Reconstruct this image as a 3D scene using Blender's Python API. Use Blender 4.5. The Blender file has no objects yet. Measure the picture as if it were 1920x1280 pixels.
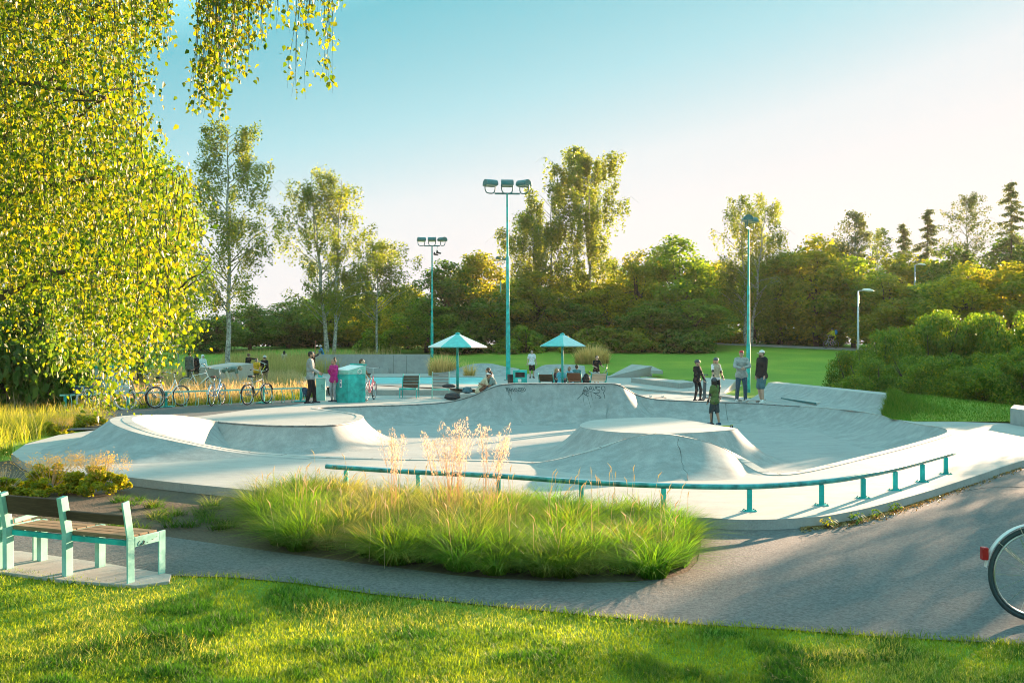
import bpy, bmesh, math, random
import numpy as np
from mathutils import Vector, Matrix, geometry
R = math.radians
rnd = random.Random(7)
nrs = np.random.RandomState(11)
SC = bpy.context.scene
COL = SC.collection
FPX, CAMH, HZ = 1867.0, 1.93, 650.0      # focal length in photo pixels, eye height over the plaza, horizon row

def g(u, v, z=0.0):
    """point of the level z seen at photo pixel u,v"""
    y = FPX * (CAMH - z) / (v - HZ)
    return Vector(((u - 960) / FPX * y, y, z))
def q(u, v, y):
    """point at distance y seen at photo pixel u,v"""
    return Vector(((u - 960) / FPX * y, y, CAMH - (v - HZ) / FPX * y))
def sstep(a, b, x):
    t = np.clip((x - a) / (b - a), 0, 1)
    return t * t * (3 - 2 * t)

# ------------------------------------------------------------------ objects
def tag(o, label=None, cat=None, group=None, kind=None):
    if label: o['label'] = label
    if cat: o['category'] = cat
    if group: o['group'] = group
    if kind: o['kind'] = kind
    return o
def thing(name, label, cat, loc=(0, 0, 0), rz=0.0, group=None, tilt=None):
    o = bpy.data.objects.new(name, None)
    o.empty_display_size = 0.1
    COL.objects.link(o)
    o.location = loc
    o.rotation_euler = (tilt[0] if tilt else 0, tilt[1] if tilt else 0, rz)
    return tag(o, label, cat, group)
def link(name, me, m=None, parent=None):
    o = bpy.data.objects.new(name, me)
    COL.objects.link(o)
    if m and not me.materials: me.materials.append(m)
    if parent: o.parent = parent
    return o
KIDS = {}
def copy_tree(o, parent=None):
    c = o.copy(); COL.objects.link(c)
    if parent: c.parent = parent
    for ch in list(o.children): copy_tree(ch, c)
    return c

class MB:
    def __init__(s): s.v = []; s.f = []
    def add(s, vs, fs):
        n = len(s.v); s.v += [Vector(p) for p in vs]; s.f += [tuple(i + n for i in f) for f in fs]; return s
    def box(s, c, d, M=None):
        x, y, z = d[0] / 2, d[1] / 2, d[2] / 2
        vs = [Vector((a, b, e)) for e in (-z, z) for a, b in ((-x, -y), (x, -y), (x, y), (-x, y))]
        if M is not None: vs = [M @ p for p in vs]
        vs = [p + Vector(c) for p in vs]
        return s.add(vs, [(3, 2, 1, 0), (4, 5, 6, 7), (0, 1, 5, 4), (1, 2, 6, 5), (2, 3, 7, 6), (3, 0, 4, 7)])
    def bar(s, a, b, w, h, up=(0, 0, 1)):
        a, b = Vector(a), Vector(b); d = (b - a).normalized(); up = Vector(up)
        sd = d.cross(up)
        if sd.length < 1e-4: sd = d.cross(Vector((1, 0, 0)))
        sd.normalize(); u2 = sd.cross(d)
        vs = []
        for p in (a, b):
            for i, j in ((-1, -1), (1, -1), (1, 1), (-1, 1)): vs.append(p + sd * (w / 2 * i) + u2 * (h / 2 * j))
        return s.add(vs, [(3, 2, 1, 0), (4, 5, 6, 7), (0, 1, 5, 4), (1, 2, 6, 5), (2, 3, 7, 6), (3, 0, 4, 7)])
    def tube(s, pts, r, n=8, cap=True):
        pts = [Vector(p) for p in pts]
        rs = r if isinstance(r, (list, tuple)) else [r] * len(pts)
        base = len(s.v); up = None
        for i, p in enumerate(pts):
            d = (pts[min(i + 1, len(pts) - 1)] - pts[max(i - 1, 0)])
            if d.length < 1e-9: d = Vector((0, 0, 1))
            d.normalize()
            if up is None:
                up = Vector((0, 0, 1)) if abs(d.z) < .9 else Vector((1, 0, 0))
            sd = d.cross(up)
            if sd.length < 1e-5: sd = d.cross(Vector((0, 1, 0)))
            sd.normalize(); up = sd.cross(d)
            for k in range(n):
                a = 2 * math.pi * k / n
                s.v.append(p + (sd * math.cos(a) + up * math.sin(a)) * rs[i])
        for i in range(len(pts) - 1):
            for k in range(n):
                a = base + i * n + k; b = base + i * n + (k + 1) % n
                s.f.append((a, b, b + n, a + n))
        if cap:
            s.f.append(tuple(base + k for k in reversed(range(n))))
            e = base + (len(pts) - 1) * n
            s.f.append(tuple(e + k for k in range(n)))
        return s
    def ring(s, c, rad, r, axis='y', n=32, m=8, a0=0, a1=360):
        full = abs(a1 - a0) >= 360
        pts = []
        for k in range(n + (0 if full else 1)):
            a = R(a0 + (a1 - a0) * k / n)
            d = {'y': Vector((math.cos(a), 0, math.sin(a))), 'x': Vector((0, math.cos(a), math.sin(a))), 'z': Vector((math.cos(a), math.sin(a), 0))}[axis]
            pts.append((Vector(c), d))
        ax = {'y': Vector((0, 1, 0)), 'x': Vector((1, 0, 0)), 'z': Vector((0, 0, 1))}[axis]
        b = len(s.v)
        rr = r if isinstance(r, tuple) else (r, r)
        for c0, d in pts:
            for j in range(m):
                t = 2 * math.pi * j / m
                s.v.append(c0 + d * (rad + rr[0] * math.cos(t)) + ax * (rr[1] * math.sin(t)))
        N = len(pts)
        for i in range(N if full else N - 1):
            for j in range(m):
                i2 = (i + 1) % N; j2 = (j + 1) % m
                s.f.append((b + i * m + j, b + i2 * m + j, b + i2 * m + j2, b + i * m + j2))
        return s
    def ball(s, c, r, n=12, m=8, M=None, half=None):
        r = r if isinstance(r, (tuple, list)) else (r, r, r)
        c = Vector(c); b = len(s.v)
        lo = -math.pi / 2 if half is None else half
        for i in range(m + 1):
            t = lo + (math.pi / 2 - lo) * i / m
            for k in range(n):
                a = 2 * math.pi * k / n
                p = Vector((r[0] * math.cos(t) * math.cos(a), r[1] * math.cos(t) * math.sin(a), r[2] * math.sin(t)))
                if M is not None: p = M @ p
                s.v.append(c + p)
        for i in range(m):
            for k in range(n):
                s.f.append((b + i * n + k, b + i * n + (k + 1) % n, b + (i + 1) * n + (k + 1) % n, b + (i + 1) * n + k))
        s.f.append(tuple(b + k for k in reversed(range(n))))
        s.f.append(tuple(b + m * n + k for k in range(n)))
        return s
    def caps(s, a, b, r0, r1, n=10, m=4):
        a, b = Vector(a), Vector(b); d = b - a; L = d.length
        if L < 1e-6: return s.ball(a, r0, n, m * 2)
        d.normalize()
        pts, rs = [], []
        for i in range(m + 1):
            t = math.pi / 2 * i / m
            pts.append(a - d * (r0 * math.cos(t))); rs.append(max(r0 * math.sin(t), r0 * .03))
        for i in range(m + 1):
            t = math.pi / 2 * (1 - i / m)
            pts.append(b + d * (r1 * math.cos(t))); rs.append(max(r1 * math.sin(t), r1 * .03))
        return s.tube(pts, rs, n)
    def prism(s, poly, z0, z1):
        n = len(poly); b = len(s.v)
        s.v += [Vector((p[0], p[1], z0)) for p in poly] + [Vector((p[0], p[1], z1)) for p in poly]
        s.f.append(tuple(b + i for i in reversed(range(n)))); s.f.append(tuple(b + n + i for i in range(n)))
        for i in range(n): s.f.append((b + i, b + (i + 1) % n, b + n + (i + 1) % n, b + n + i))
        return s
    def hull6(s, bottom, top):
        n = len(bottom)
        return s.add(list(bottom) + list(top), [tuple(reversed(range(n))), tuple(range(n, 2 * n))] + [(i, (i + 1) % n, n + (i + 1) % n, n + i) for i in range(n)])
    def mesh(s, name, smooth=False):
        me = bpy.data.meshes.new(name)
        me.from_pydata([tuple(p) for p in s.v], [], s.f)
        if smooth: me.polygons.foreach_set('use_smooth', [True] * len(me.polygons))
        me.update(); return me
    def build(s, name, m, parent=None, smooth=False, bevel=0, fix=True, angle=None):
        me = s.mesh(name, smooth)
        if fix or bevel:
            bm = bmesh.new(); bm.from_mesh(me)
            if fix: bmesh.ops.recalc_face_normals(bm, faces=bm.faces)
            if bevel:
                es = [e for e in bm.edges if len(e.link_faces) == 2 and e.calc_face_angle(0) > R(40)]
                bmesh.ops.bevel(bm, geom=es, offset=bevel, segments=2, profile=.6, affect='EDGES', clamp_overlap=True)
            bm.to_mesh(me); bm.free()
        if angle: 
            me.polygons.foreach_set('use_smooth', [True] * len(me.polygons))
            me.set_sharp_from_angle(angle=R(angle))
        return link(name, me, m, parent)

def np_mesh(name, V, F, col=None, smooth=False):
    """V (n,3), F (m,k) all faces the same size"""
    me = bpy.data.meshes.new(name)
    V = np.ascontiguousarray(V, dtype=np.float32); F = np.ascontiguousarray(F, dtype=np.int32)
    k = F.shape[1]
    me.vertices.add(len(V)); me.vertices.foreach_set('co', V.ravel())
    me.loops.add(F.size); me.loops.foreach_set('vertex_index', F.ravel())
    me.polygons.add(len(F)); me.polygons.foreach_set('loop_start', np.arange(0, F.size, k, dtype=np.int32))
    try: me.polygons.foreach_set('loop_total', np.full(len(F), k, dtype=np.int32))
    except Exception: pass
    if smooth: me.polygons.foreach_set('use_smooth', np.ones(len(F), dtype=bool))
    me.update(calc_edges=True); me.validate()
    if col is not None:
        at = me.color_attributes.new('col', 'FLOAT_COLOR', 'POINT')
        at.data.foreach_set('color', np.ascontiguousarray(np.c_[col, np.ones(len(col))], dtype=np.float32).ravel())
    return me

def catmull(P, sub=6, closed=True):
    P = [Vector(p) for p in P]; n = len(P); out = []
    for i in range(n if closed else n - 1):
        p0, p1, p2, p3 = (P[(i - 1) % n], P[i], P[(i + 1) % n], P[(i + 2) % n]) if closed else (P[max(i - 1, 0)], P[i], P[i + 1], P[min(i + 2, n - 1)])
        for k in range(sub):
            t = k / sub
            out.append(0.5 * ((2 * p1) + (p2 - p0) * t + (2 * p0 - 5 * p1 + 4 * p2 - p3) * t * t + (3 * p1 - p0 - 3 * p2 + p3) * t ** 3))
    if not closed: out.append(P[-1])
    return out
def in_poly(xy, poly):
    x, y = xy[:, 0], xy[:, 1]; ins = np.zeros(len(xy), bool); n = len(poly)
    for i in range(n):
        x1, y1 = poly[i]; x2, y2 = poly[(i + 1) % n]
        c = ((y1 > y) != (y2 > y)) & (x < (x2 - x1) * (y - y1) / ((y2 - y1) if y2 != y1 else 1e-9) + x1)
        ins ^= c
    return ins
def d_poly(xy, poly):
    d = np.full(len(xy), 1e9); n = len(poly)
    for i in range(n):
        a = np.array(poly[i]); b = np.array(poly[(i + 1) % n]); ab = b - a
        t = np.clip(((xy - a) @ ab) / (ab @ ab + 1e-12), 0, 1)
        d = np.minimum(d, np.linalg.norm(xy - (a + t[:, None] * ab), axis=1))
    return d

# ------------------------------------------------------------------ materials
def newmat(name):
    m = bpy.data.materials.new(name); m.use_nodes = True
    nt = m.node_tree
    for n in list(nt.nodes): nt.nodes.remove(n)
    out = nt.nodes.new('ShaderNodeOutputMaterial')
    return m, nt, out
def N(nt, t, **kw):
    n = nt.nodes.new(t)
    for k, v in kw.items():
        if k in n.inputs: n.inputs[k].default_value = v
        else: setattr(n, k, v)
    return n
def c4(c): return (c[0], c[1], c[2], 1)
def ramp(nt, fac, stops):
    r = N(nt, 'ShaderNodeValToRGB'); e = r.color_ramp.elements
    while len(e) < len(stops): e.new(.5)
    for el, (p, c) in zip(e, stops): el.position = p; el.color = c4(c)
    nt.links.new(fac, r.inputs[0]); return r.outputs[0]
def mix(nt, fac, a, b, mode='MIX'):
    m = N(nt, 'ShaderNodeMix', data_type='RGBA', blend_type=mode)
    for s, val in ((0, fac), (6, a), (7, b)):
        if hasattr(val, 'type') and hasattr(val, 'node'): nt.links.new(val, m.inputs[s])
        elif s == 0: m.inputs[0].default_value = val
        else: m.inputs[s].default_value = c4(val)
    return m.outputs[2]
def noise(nt, scale, detail=4, rough=.55, coord='Object', sx=(1, 1, 1)):
    tc = N(nt, 'ShaderNodeTexCoord')
    mp = N(nt, 'ShaderNodeMapping'); mp.inputs['Scale'].default_value = sx
    if coord == 'World':
        ge = N(nt, 'ShaderNodeNewGeometry'); nt.links.new(ge.outputs['Position'], mp.inputs[0])
    else: nt.links.new(tc.outputs[coord], mp.inputs[0])
    n = N(nt, 'ShaderNodeTexNoise', Scale=scale, Detail=detail, Roughness=rough)
    nt.links.new(mp.outputs[0], n.inputs['Vector'])
    return n.outputs[0]
def bump(nt, h, s=.3, d=.01):
    b = N(nt, 'ShaderNodeBump', Strength=s, Distance=d); nt.links.new(h, b.inputs['Height']); return b.outputs[0]
_M = {}
def plain(name, col, rough=.55, metal=0.0, var=.12, scale=6.0, bmp=0.0, spec=.4):
    """painted / cloth / metal surface with a slight procedural mottling"""
    if name in _M: return _M[name]
    m, nt, out = newmat(name)
    p = N(nt, 'ShaderNodeBsdfPrincipled', Roughness=rough, Metallic=metal)
    p.inputs['Specular IOR Level'].default_value = spec
    f = noise(nt, scale, 4)
    lo = tuple(max(0, x * (1 - var * 1.6)) for x in col); hi = tuple(min(1, x * (1 + var)) for x in col)
    nt.links.new(ramp(nt, f, [(.3, lo), (.7, hi)]), p.inputs['Base Color'])
    if bmp: nt.links.new(bump(nt, noise(nt, scale * 12, 2), bmp, .01), p.inputs['Normal'])
    nt.links.new(p.outputs[0], out.inputs[0]); _M[name] = m
    return m
def leafmat(name, stops, trans, tf=.45, rough=.5, spec=.25, patch=.45):
    m, nt, out = newmat(name)
    ge = N(nt, 'ShaderNodeNewGeometry')
    c = ramp(nt, ge.outputs['Random Per Island'], stops)
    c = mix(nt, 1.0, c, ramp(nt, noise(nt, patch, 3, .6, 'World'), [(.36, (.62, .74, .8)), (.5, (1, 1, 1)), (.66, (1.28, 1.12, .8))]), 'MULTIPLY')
    p = N(nt, 'ShaderNodeBsdfPrincipled', Roughness=rough); p.inputs['Specular IOR Level'].default_value = spec
    nt.links.new(c, p.inputs['Base Color'])
    t = N(nt, 'ShaderNodeBsdfTranslucent')
    nt.links.new(mix(nt, 1.0, c, trans, 'MULTIPLY'), t.inputs[0])
    mx = N(nt, 'ShaderNodeMixShader', Fac=tf)
    nt.links.new(p.outputs[0], mx.inputs[1]); nt.links.new(t.outputs[0], mx.inputs[2])
    nt.links.new(mx.outputs[0], out.inputs[0]); return m
def blademat(name, trans=(1.8, 2.0, .5), tf=.5):
    m, nt, out = newmat(name)
    a = N(nt, 'ShaderNodeAttribute', attribute_name='col')
    p = N(nt, 'ShaderNodeBsdfPrincipled', Roughness=.55); p.inputs['Specular IOR Level'].default_value = .2
    nt.links.new(a.outputs[0], p.inputs['Base Color'])
    t = N(nt, 'ShaderNodeBsdfTranslucent'); nt.links.new(mix(nt, 1.0, a.outputs[0], trans, 'MULTIPLY'), t.inputs[0])
    mx = N(nt, 'ShaderNodeMixShader', Fac=tf)
    nt.links.new(p.outputs[0], mx.inputs[1]); nt.links.new(t.outputs[0], mx.inputs[2])
    nt.links.new(mx.outputs[0], out.inputs[0]); return m
def concrete(name, base=(.40, .40, .385), dark=.62, streak=0.0, worn=.36):
    if name in _M: return _M[name]
    m, nt, out = newmat(name)
    p = N(nt, 'ShaderNodeBsdfPrincipled', Roughness=.72); p.inputs['Specular IOR Level'].default_value = .3
    n1 = noise(nt, .55, 6, .6, 'World'); n2 = noise(nt, 5, 5, .65, 'World'); n3 = noise(nt, 60, 3, .6, 'World')
    c = ramp(nt, n1, [(.28, tuple(x * dark for x in base)), (.5, tuple(x * .9 for x in base)), (.72, tuple(min(1, x * 1.12) for x in base))])
    c = mix(nt, worn, c, ramp(nt, n2, [(.3, tuple(x * .6 for x in base)), (.68, tuple(min(1, x * 1.15) for x in base))]))
    n4 = noise(nt, 1.6, 7, .72, 'World', (1, 2.6, 1.5))
    c = mix(nt, .30, c, ramp(nt, n4, [(.36, tuple(x * .5 for x in base)), (.5, tuple(x * .95 for x in base)), (.64, tuple(min(1, x * 1.2) for x in base))]))
    c = mix(nt, .18, c, ramp(nt, n3, [(.3, (.12, .12, .115)), (.7, (.62, .62, .6))]))
    if streak:
        s1 = noise(nt, 3.2, 5, .7, 'World', (1, 1, .12))
        c = mix(nt, streak, c, ramp(nt, s1, [(.42, (.16, .165, .16)), (.52, tuple(x * .95 for x in base)), (.66, (.55, .54, .52))]))
    nt.links.new(c, p.inputs['Base Color'])
    nt.links.new(bump(nt, n3, .12, .006), p.inputs['Normal'])
    nt.links.new(p.outputs[0], out.inputs[0]); _M[name] = m
    return m
def groundmat(name, stops, scale, fine, fstops, bs=.5, bd=.03, rough=.85, f=.5, dots=None):
    m, nt, out = newmat(name)
    p = N(nt, 'ShaderNodeBsdfPrincipled', Roughness=rough); p.inputs['Specular IOR Level'].default_value = .2
    a = noise(nt, scale, 6, .6, 'World'); b = noise(nt, fine, 4, .65, 'World')
    c = mix(nt, f, ramp(nt, a, stops), ramp(nt, b, fstops))
    if dots:
        tc = N(nt, 'ShaderNodeNewGeometry'); vo = N(nt, 'ShaderNodeTexVoronoi', Scale=dots[0])
        nt.links.new(tc.outputs['Position'], vo.inputs['Vector'])
        c = mix(nt, dots[1], c, ramp(nt, vo.outputs['Color'], dots[2]))
    nt.links.new(c, p.inputs['Base Color']); nt.links.new(bump(nt, b, bs, bd), p.inputs['Normal'])
    nt.links.new(p.outputs[0], out.inputs[0]); return m

TEAL = (.022, .45, .42)
m_teal = plain('teal_paint', TEAL, .62, var=.28, scale=4, spec=.22)
m_teal_pale = plain('pale_teal_paint', (.26, .57, .49), .6, var=.14, scale=5, spec=.25)
m_teal_dark = plain('dark_teal_paint', (.03, .16, .17), .5)
m_white = plain('white_paint', (.78, .77, .74), .45, var=.05)
m_galv = plain('galvanised_steel', (.42, .43, .43), .4, .7)
m_black = plain('black_plastic', (.018, .018, .02), .5)
m_rubber = plain('black_rubber', (.025, .025, .027), .8)
m_steel = plain('polished_steel', (.55, .56, .57), .28, .9)
m_wood = None

# ------------------------------------------------------------------ camera, sky, sun
cam = bpy.data.objects.new('camera', bpy.data.cameras.new('camera')); COL.objects.link(cam); SC.camera = cam
cam.data.sensor_width = 36; cam.data.lens = 36 * FPX / 1920
cam.location = (0, 0, CAMH); cam.rotation_euler = (R(90) + math.atan((HZ - 640) / FPX), 0, 0)
cam.data.clip_end = 6000; cam.data.clip_start = .05
SUN_AZ, SUN_EL = 38.0, 9.5          # degrees to the right of the view direction, degrees up
sd = Vector((math.sin(R(SUN_AZ)) * math.cos(R(SUN_EL)), math.cos(R(SUN_AZ)) * math.cos(R(SUN_EL)), math.sin(R(SUN_EL))))
sl = bpy.data.lights.new('sun', 'SUN'); sl.energy = 4.5; sl.angle = R(.6); sl.color = (1, .65, .41)
so = bpy.data.objects.new('sun', sl); COL.objects.link(so); so.rotation_euler = (-sd).to_track_quat('-Z', 'Y').to_euler(); so.location = (30, 40, 20)
W = bpy.data.worlds.new('World'); SC.world = W; W.use_nodes = True
wn = W.node_tree
for n in list(wn.nodes): wn.nodes.remove(n)
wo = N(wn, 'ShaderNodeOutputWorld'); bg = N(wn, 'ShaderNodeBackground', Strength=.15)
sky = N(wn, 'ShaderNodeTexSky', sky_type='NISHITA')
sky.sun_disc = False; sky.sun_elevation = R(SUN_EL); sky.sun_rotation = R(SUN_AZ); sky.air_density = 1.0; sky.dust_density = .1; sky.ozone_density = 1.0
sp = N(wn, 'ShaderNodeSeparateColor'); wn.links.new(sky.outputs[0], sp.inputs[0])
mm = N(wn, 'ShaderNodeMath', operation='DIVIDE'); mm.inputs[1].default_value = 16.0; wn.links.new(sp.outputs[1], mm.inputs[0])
wn.links.new(ramp(wn, mm.outputs[0], [(.10, (.60, 1.25, 1.34)), (.145, (.50, 1.1, 1.2)), (.178, (.20, .61, .71)), (.245, (.47, .79, .86)), (.32, (.84, .905, .93)), (.42, (.96, .93, .925)), (.85, (1.06, .97, .93))]), bg.inputs[0])  # lowest stops: brightness added to the unseen upper sky as fill
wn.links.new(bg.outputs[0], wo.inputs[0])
SC.view_settings.view_transform = 'Standard'; SC.view_settings.look = 'None'; SC.view_settings.exposure = 2.7; SC.view_settings.gamma = 1
SC.cycles.use_denoising = True; SC.cycles.filter_width = 1.0
SC.cycles.max_bounces = 7; SC.cycles.transparent_max_bounces = 6; SC.cycles.diffuse_bounces = 4; SC.cycles.transmission_bounces = 4
SC.cycles.sample_clamp_indirect = 6
# ================================================================== ground, paths, skatepark
def P2(lst, z): return [tuple(g(u, v, z).xy) for u, v in lst]
PLAZA = P2([(22, 850), (58, 871), (140, 886), (230, 893), (330, 904), (450, 916), (580, 930), (700, 941), (850, 952), (1000, 960), (1150, 965), (1310, 969), (1380, 973), (1440, 973), (1500, 970), (1550, 966), (1600, 957), (1640, 948), (1740, 920), (1840, 888), (1920, 862), (2100, 812),
            (2140, 804), (1890, 793), (1760, 789), (1725, 781), (1712, 765), (1690, 748), (1560, 741), (1445, 741), (1428, 751), (1402, 746), (1358, 738), (1392, 722), (1330, 714), (1240, 709), (1150, 703), (1000, 700), (820, 699), (590, 699), (556, 702), (540, 712), (600, 722), (604, 740), (585, 752), (545, 760), (470, 767), (385, 779), (300, 786), (200, 803), (110, 815), (48, 832)], 0)
RIM = [(700, 859, 0), (600, 856, 0), (500, 850, 0), (430, 842, .08), (360, 828, .22), (300, 813, .36), (262, 798, .48), (246, 787, .53), (260, 780.5, .52), (300, 778, .46), (345, 780.5, .32), (382, 786, .13), (410, 790.5, .01),
       (450, 794, 0), (500, 797, 0), (560, 798, 0), (620, 797, 0), (660, 791, 0), (678, 784, 0), (676, 778, 0), (652, 773, 0), (618, 769, 0), (594, 765.5, 0),
       (610, 763.5, 0), (650, 762, 0), (700, 760.5, 0), (760, 758.8, 0), (820, 755.5, .02), (858, 750, .12), (888, 741, .3), (912, 730, .5), (935, 722, .64), (965, 719, .685), (1020, 719, .685), (1080, 719, .685), (1145, 719, .685), (1165, 724, .6), (1190, 738, .31), (1215, 745.5, .17), (1245, 749.5, .10),
       (1300, 752, .055), (1360, 754, .025), (1410, 756, 0), (1460, 759, 0), (1510, 762, 0), (1560, 766, 0), (1620, 772.5, 0), (1675, 785, 0), (1720, 795, 0), (1762, 801, 0), (1777, 808, 0), (1765, 816, 0), (1700, 835, 0), (1600, 860, 0), (1520, 879, 0), (1465, 888, 0), (1440, 885, .01),
       (1400, 863, .11), (1350, 838, .31), (1290, 820.5, .47), (1230, 813, .53), (1160, 827, .38), (1100, 846, .22), (1040, 862, .07), (1000, 867, 0), (930, 863, 0), (820, 861, 0)]
rimk = [g(*p) for p in RIM]
SUBR = 5
rim = catmull(rimk, SUBR)
for p in rim: p.z = max(p.z, 0)
NR = len(rim)
rim2 = [tuple(p.xy) for p in rim]
area = sum(rim2[i][0] * rim2[(i + 1) % NR][1] - rim2[(i + 1) % NR][0] * rim2[i][1] for i in range(NR))
sgn = 1 if area > 0 else -1
nin = []
for i in range(NR):
    t = rim[(i + 1) % NR].xy - rim[i - 1].xy; t.normalize()
    nin.append(Vector((-t.y, t.x)) * sgn)          # points into the bowl
def smooth_n(k):
    global nin
    for _ in range(k):
        nin = [(nin[i - 1] + nin[i] * 1.0 + nin[(i + 1) % NR]).normalized() for i in range(NR)]
smooth_n(2)
FLOOR = -.6
def wall_run(i):
    k = i / SUBR                # rim control index
    if 12 <= k <= 22: return 1.0
    if 26 <= k <= 41: return 1.75
    if 41 < k < 53: return 1.6
    if 4 <= k < 12: return 1.25
    return 1.2
runs = [wall_run(i) for i in range(NR)]
for _ in range(8): runs = [(runs[i - 1] + runs[i] + runs[(i + 1) % NR]) / 3 for i in range(NR)]
def wall_pt(s, t, off=0.0):
    """s: rim index (float), t: 0 at the rim .. 1 at the toe"""
    i = int(math.floor(s)) % NR; f = s - math.floor(s); j = (i + 1) % NR
    p = rim[i].lerp(rim[j], f); n = nin[i].lerp(nin[j], f); d = runs[i] * (1 - f) + runs[j] * f
    z = FLOOR + (p.z - FLOOR) * (1 - t) ** 2.3
    o = Vector((n.x, n.y, 0)) * off
    return Vector((p.x + n.x * d * t, p.y + n.y * d * t, z)) + o
mc_bowl = concrete('bowl_concrete', (.305, .325, .32), .74, streak=.22)
mc_floor = concrete('bowl_floor_concrete', (.325, .335, .33), .75)
mc_plaza = concrete('plaza_concrete', (.385, .38, .36), .78)
mc_trim = concrete('coping_concrete', (.43, .425, .40), .82, worn=.2)
mc_old = concrete('old_concrete', (.38, .385, .375), .72, streak=.08)

# bowl walls + floor + coping ring
mb = MB(); NT = 12
for i in range(NR):
    for k in range(NT + 1):
        t = (k / NT)
        mb.v.append(wall_pt(i, t))
for i in range(NR):
    for k in range(NT):
        a = i * (NT + 1) + k; b = ((i + 1) % NR) * (NT + 1) + k
        mb.f.append((a, b, b + 1, a + 1))
bowl = mb.build('skate_bowl', mc_bowl, smooth=True, fix=False); tag(bowl, kind='structure')
me = MB()
xs = [p.x for p in rim]; ys = [p.y for p in rim]
me.add([(min(xs) - .5, min(ys) - .5, FLOOR + .006), (max(xs) + .5, min(ys) - .5, FLOOR + .006), (max(xs) + .5, max(ys) + .5, FLOOR + .006), (min(xs) - .5, max(ys) + .5, FLOOR + .006)], [(0, 1, 2, 3)])
tag(me.build('bowl_floor', mc_floor), kind='structure')
mt = MB()
W0 = .16
for i in range(NR):
    p, n = rim[i], nin[i]
    for w, dz in ((-.015, -.05), (-.015, .012), (W0, .012), (W0, -.02)):
        mt.v.append(Vector((p.x - n.x * w, p.y - n.y * w, p.z + dz)))
for i in range(NR):
    for k in range(3):
        a = i * 4 + k; b = ((i + 1) % NR) * 4 + k
        mt.f.append((a, a + 1, b + 1, b))
tag(mt.build('bowl_coping', mc_trim, smooth=False), kind='structure')

ce = MB().tube([rim[i] + Vector((nin[i].x * .016, nin[i].y * .016, -.008)) for i in range(12 * SUBR, 44 * SUBR)], .02, 8)
tag(ce.build('coping_edge', plain('dark_coping', (.17, .18, .18), .6, var=.35, scale=8), smooth=True), kind='structure')

# plaza slab with the bowl cut out, and its kerb face
def poly_sheet(name, outer, z, m, hole=None, skirt=None, kind='structure', hz=None):
    loops = [[Vector((x, y, 0)) for x, y in outer]]
    if hole: loops.append([Vector((x, y, 0)) for x, y in hole])
    tris = geometry.tessellate_polygon(loops)
    pts = [p for l in loops for p in l]
    s = MB(); s.v = [Vector((p.x, p.y, z)) for p in pts]
    for t in tris:
        a, b, c = (pts[i] for i in t)
        s.f.append(tuple(t) if (b - a).cross(c - a).z > 0 else tuple(reversed(t)))
    if skirt:
        n = len(outer); b = len(s.v); A = sum(outer[i][0] * outer[(i + 1) % n][1] - outer[(i + 1) % n][0] * outer[i][1] for i in range(n))
        s.v += [Vector((x, y, z)) for x, y in outer] + [Vector((x, y, z - skirt)) for x, y in outer]
        for i in range(n):
            j = (i + 1) % n; f = (b + i, b + n + i, b + n + j, b + j)
            s.f.append(f if A > 0 else tuple(reversed(f)))
    o = s.build(name, m, fix=False)
    return tag(o, kind=kind) if kind else o
hole = [(p.x - n.x * .02, p.y - n.y * .02) for p, n in zip(rim, nin)]
PL = [tuple(p.xy) for p in catmull([Vector((x, y, 0)) for x, y in PLAZA[:22]], 4, closed=False)] + PLAZA[22:]
poly_sheet('skate_plaza', PL, 0, mc_plaza, hole=hole, skirt=.4)
mc_joint = plain('joint_line', (.12, .12, .115), .9)  # flat dark colour of joints and cracks
sj = MB()
for i in range(0, NR, 4):
    p, n = rim[i], nin[i]; sj.bar((p.x + n.x * .012, p.y + n.y * .012, p.z + .0125), (p.x - n.x * (W0 - .01), p.y - n.y * (W0 - .01), p.z + .0125), .012, .004)
tag(sj.build('slab_joints', mc_joint), kind='structure')
# raised outer slopes: the hip at the left and the mound in front
def outer_slope(idx, deck, run, power, dirc=None):
    s = MB(); dk = MB(); K = 10; rows = []
    for i in idx:
        p, n = rim[i % NR], nin[i % NR]
        z0 = p.z; dw = deck
        row = []
        rl = run * (.35 + .65 * min(1, z0 / .3))
        for k in range(K + 1):
            t = k / K
            zz = -.012 + (z0 + .004 + .012) * (1 - t) ** power
            w = dw + rl * t
            row.append(Vector((p.x - n.x * w, p.y - n.y * w, zz)) if dirc is None else Vector((p.x - n.x * dw + dirc[0] * rl * t, p.y - n.y * dw + dirc[1] * rl * t, zz)))
        rows.append(row)
        for w, dz in ((W0 - .005, .006), (dw, .006)):
            dk.v.append(Vector((p.x - n.x * w, p.y - n.y * w, z0 + dz)))
    for r_ in rows: s.v += r_
    for i in range(len(rows) - 1):
        for k in range(K):
            a = i * (K + 1) + k; s.f.append((a, a + 1, a + K + 2, a + K + 1))
        dk.f.append((i * 2, i * 2 + 1, i * 2 + 3, i * 2 + 2))
    return s, dk
hip = thing('concrete_hip', 'curved concrete hip rising at the left end of the skate bowl', 'skate hip', rim[7 * SUBR] * 1.0)
hl = hip.location.copy()
def rel(mbx, loc):
    mbx.v = [p - Vector(loc) for p in mbx.v]; return mbx
s, dk = outer_slope(range(1 * SUBR, 12 * SUBR + 3), .38, 1.4, 2.1)
rel(s, hl).build('flank', mc_bowl, hip, smooth=True, fix=False); rel(dk, hl).build('deck', mc_trim, hip, smooth=True, fix=False)
mound = thing('concrete_mound', 'smooth low concrete mound with a pale crest at the near edge of the skate bowl', 'skate mound', Vector((2.4, 15.6, 0)))
ml = mound.location.copy()
s, dk = outer_slope(range(55 * SUBR, 64 * SUBR + 3), .17, 1.65, 1.7, (-.08, -1.0))
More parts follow.
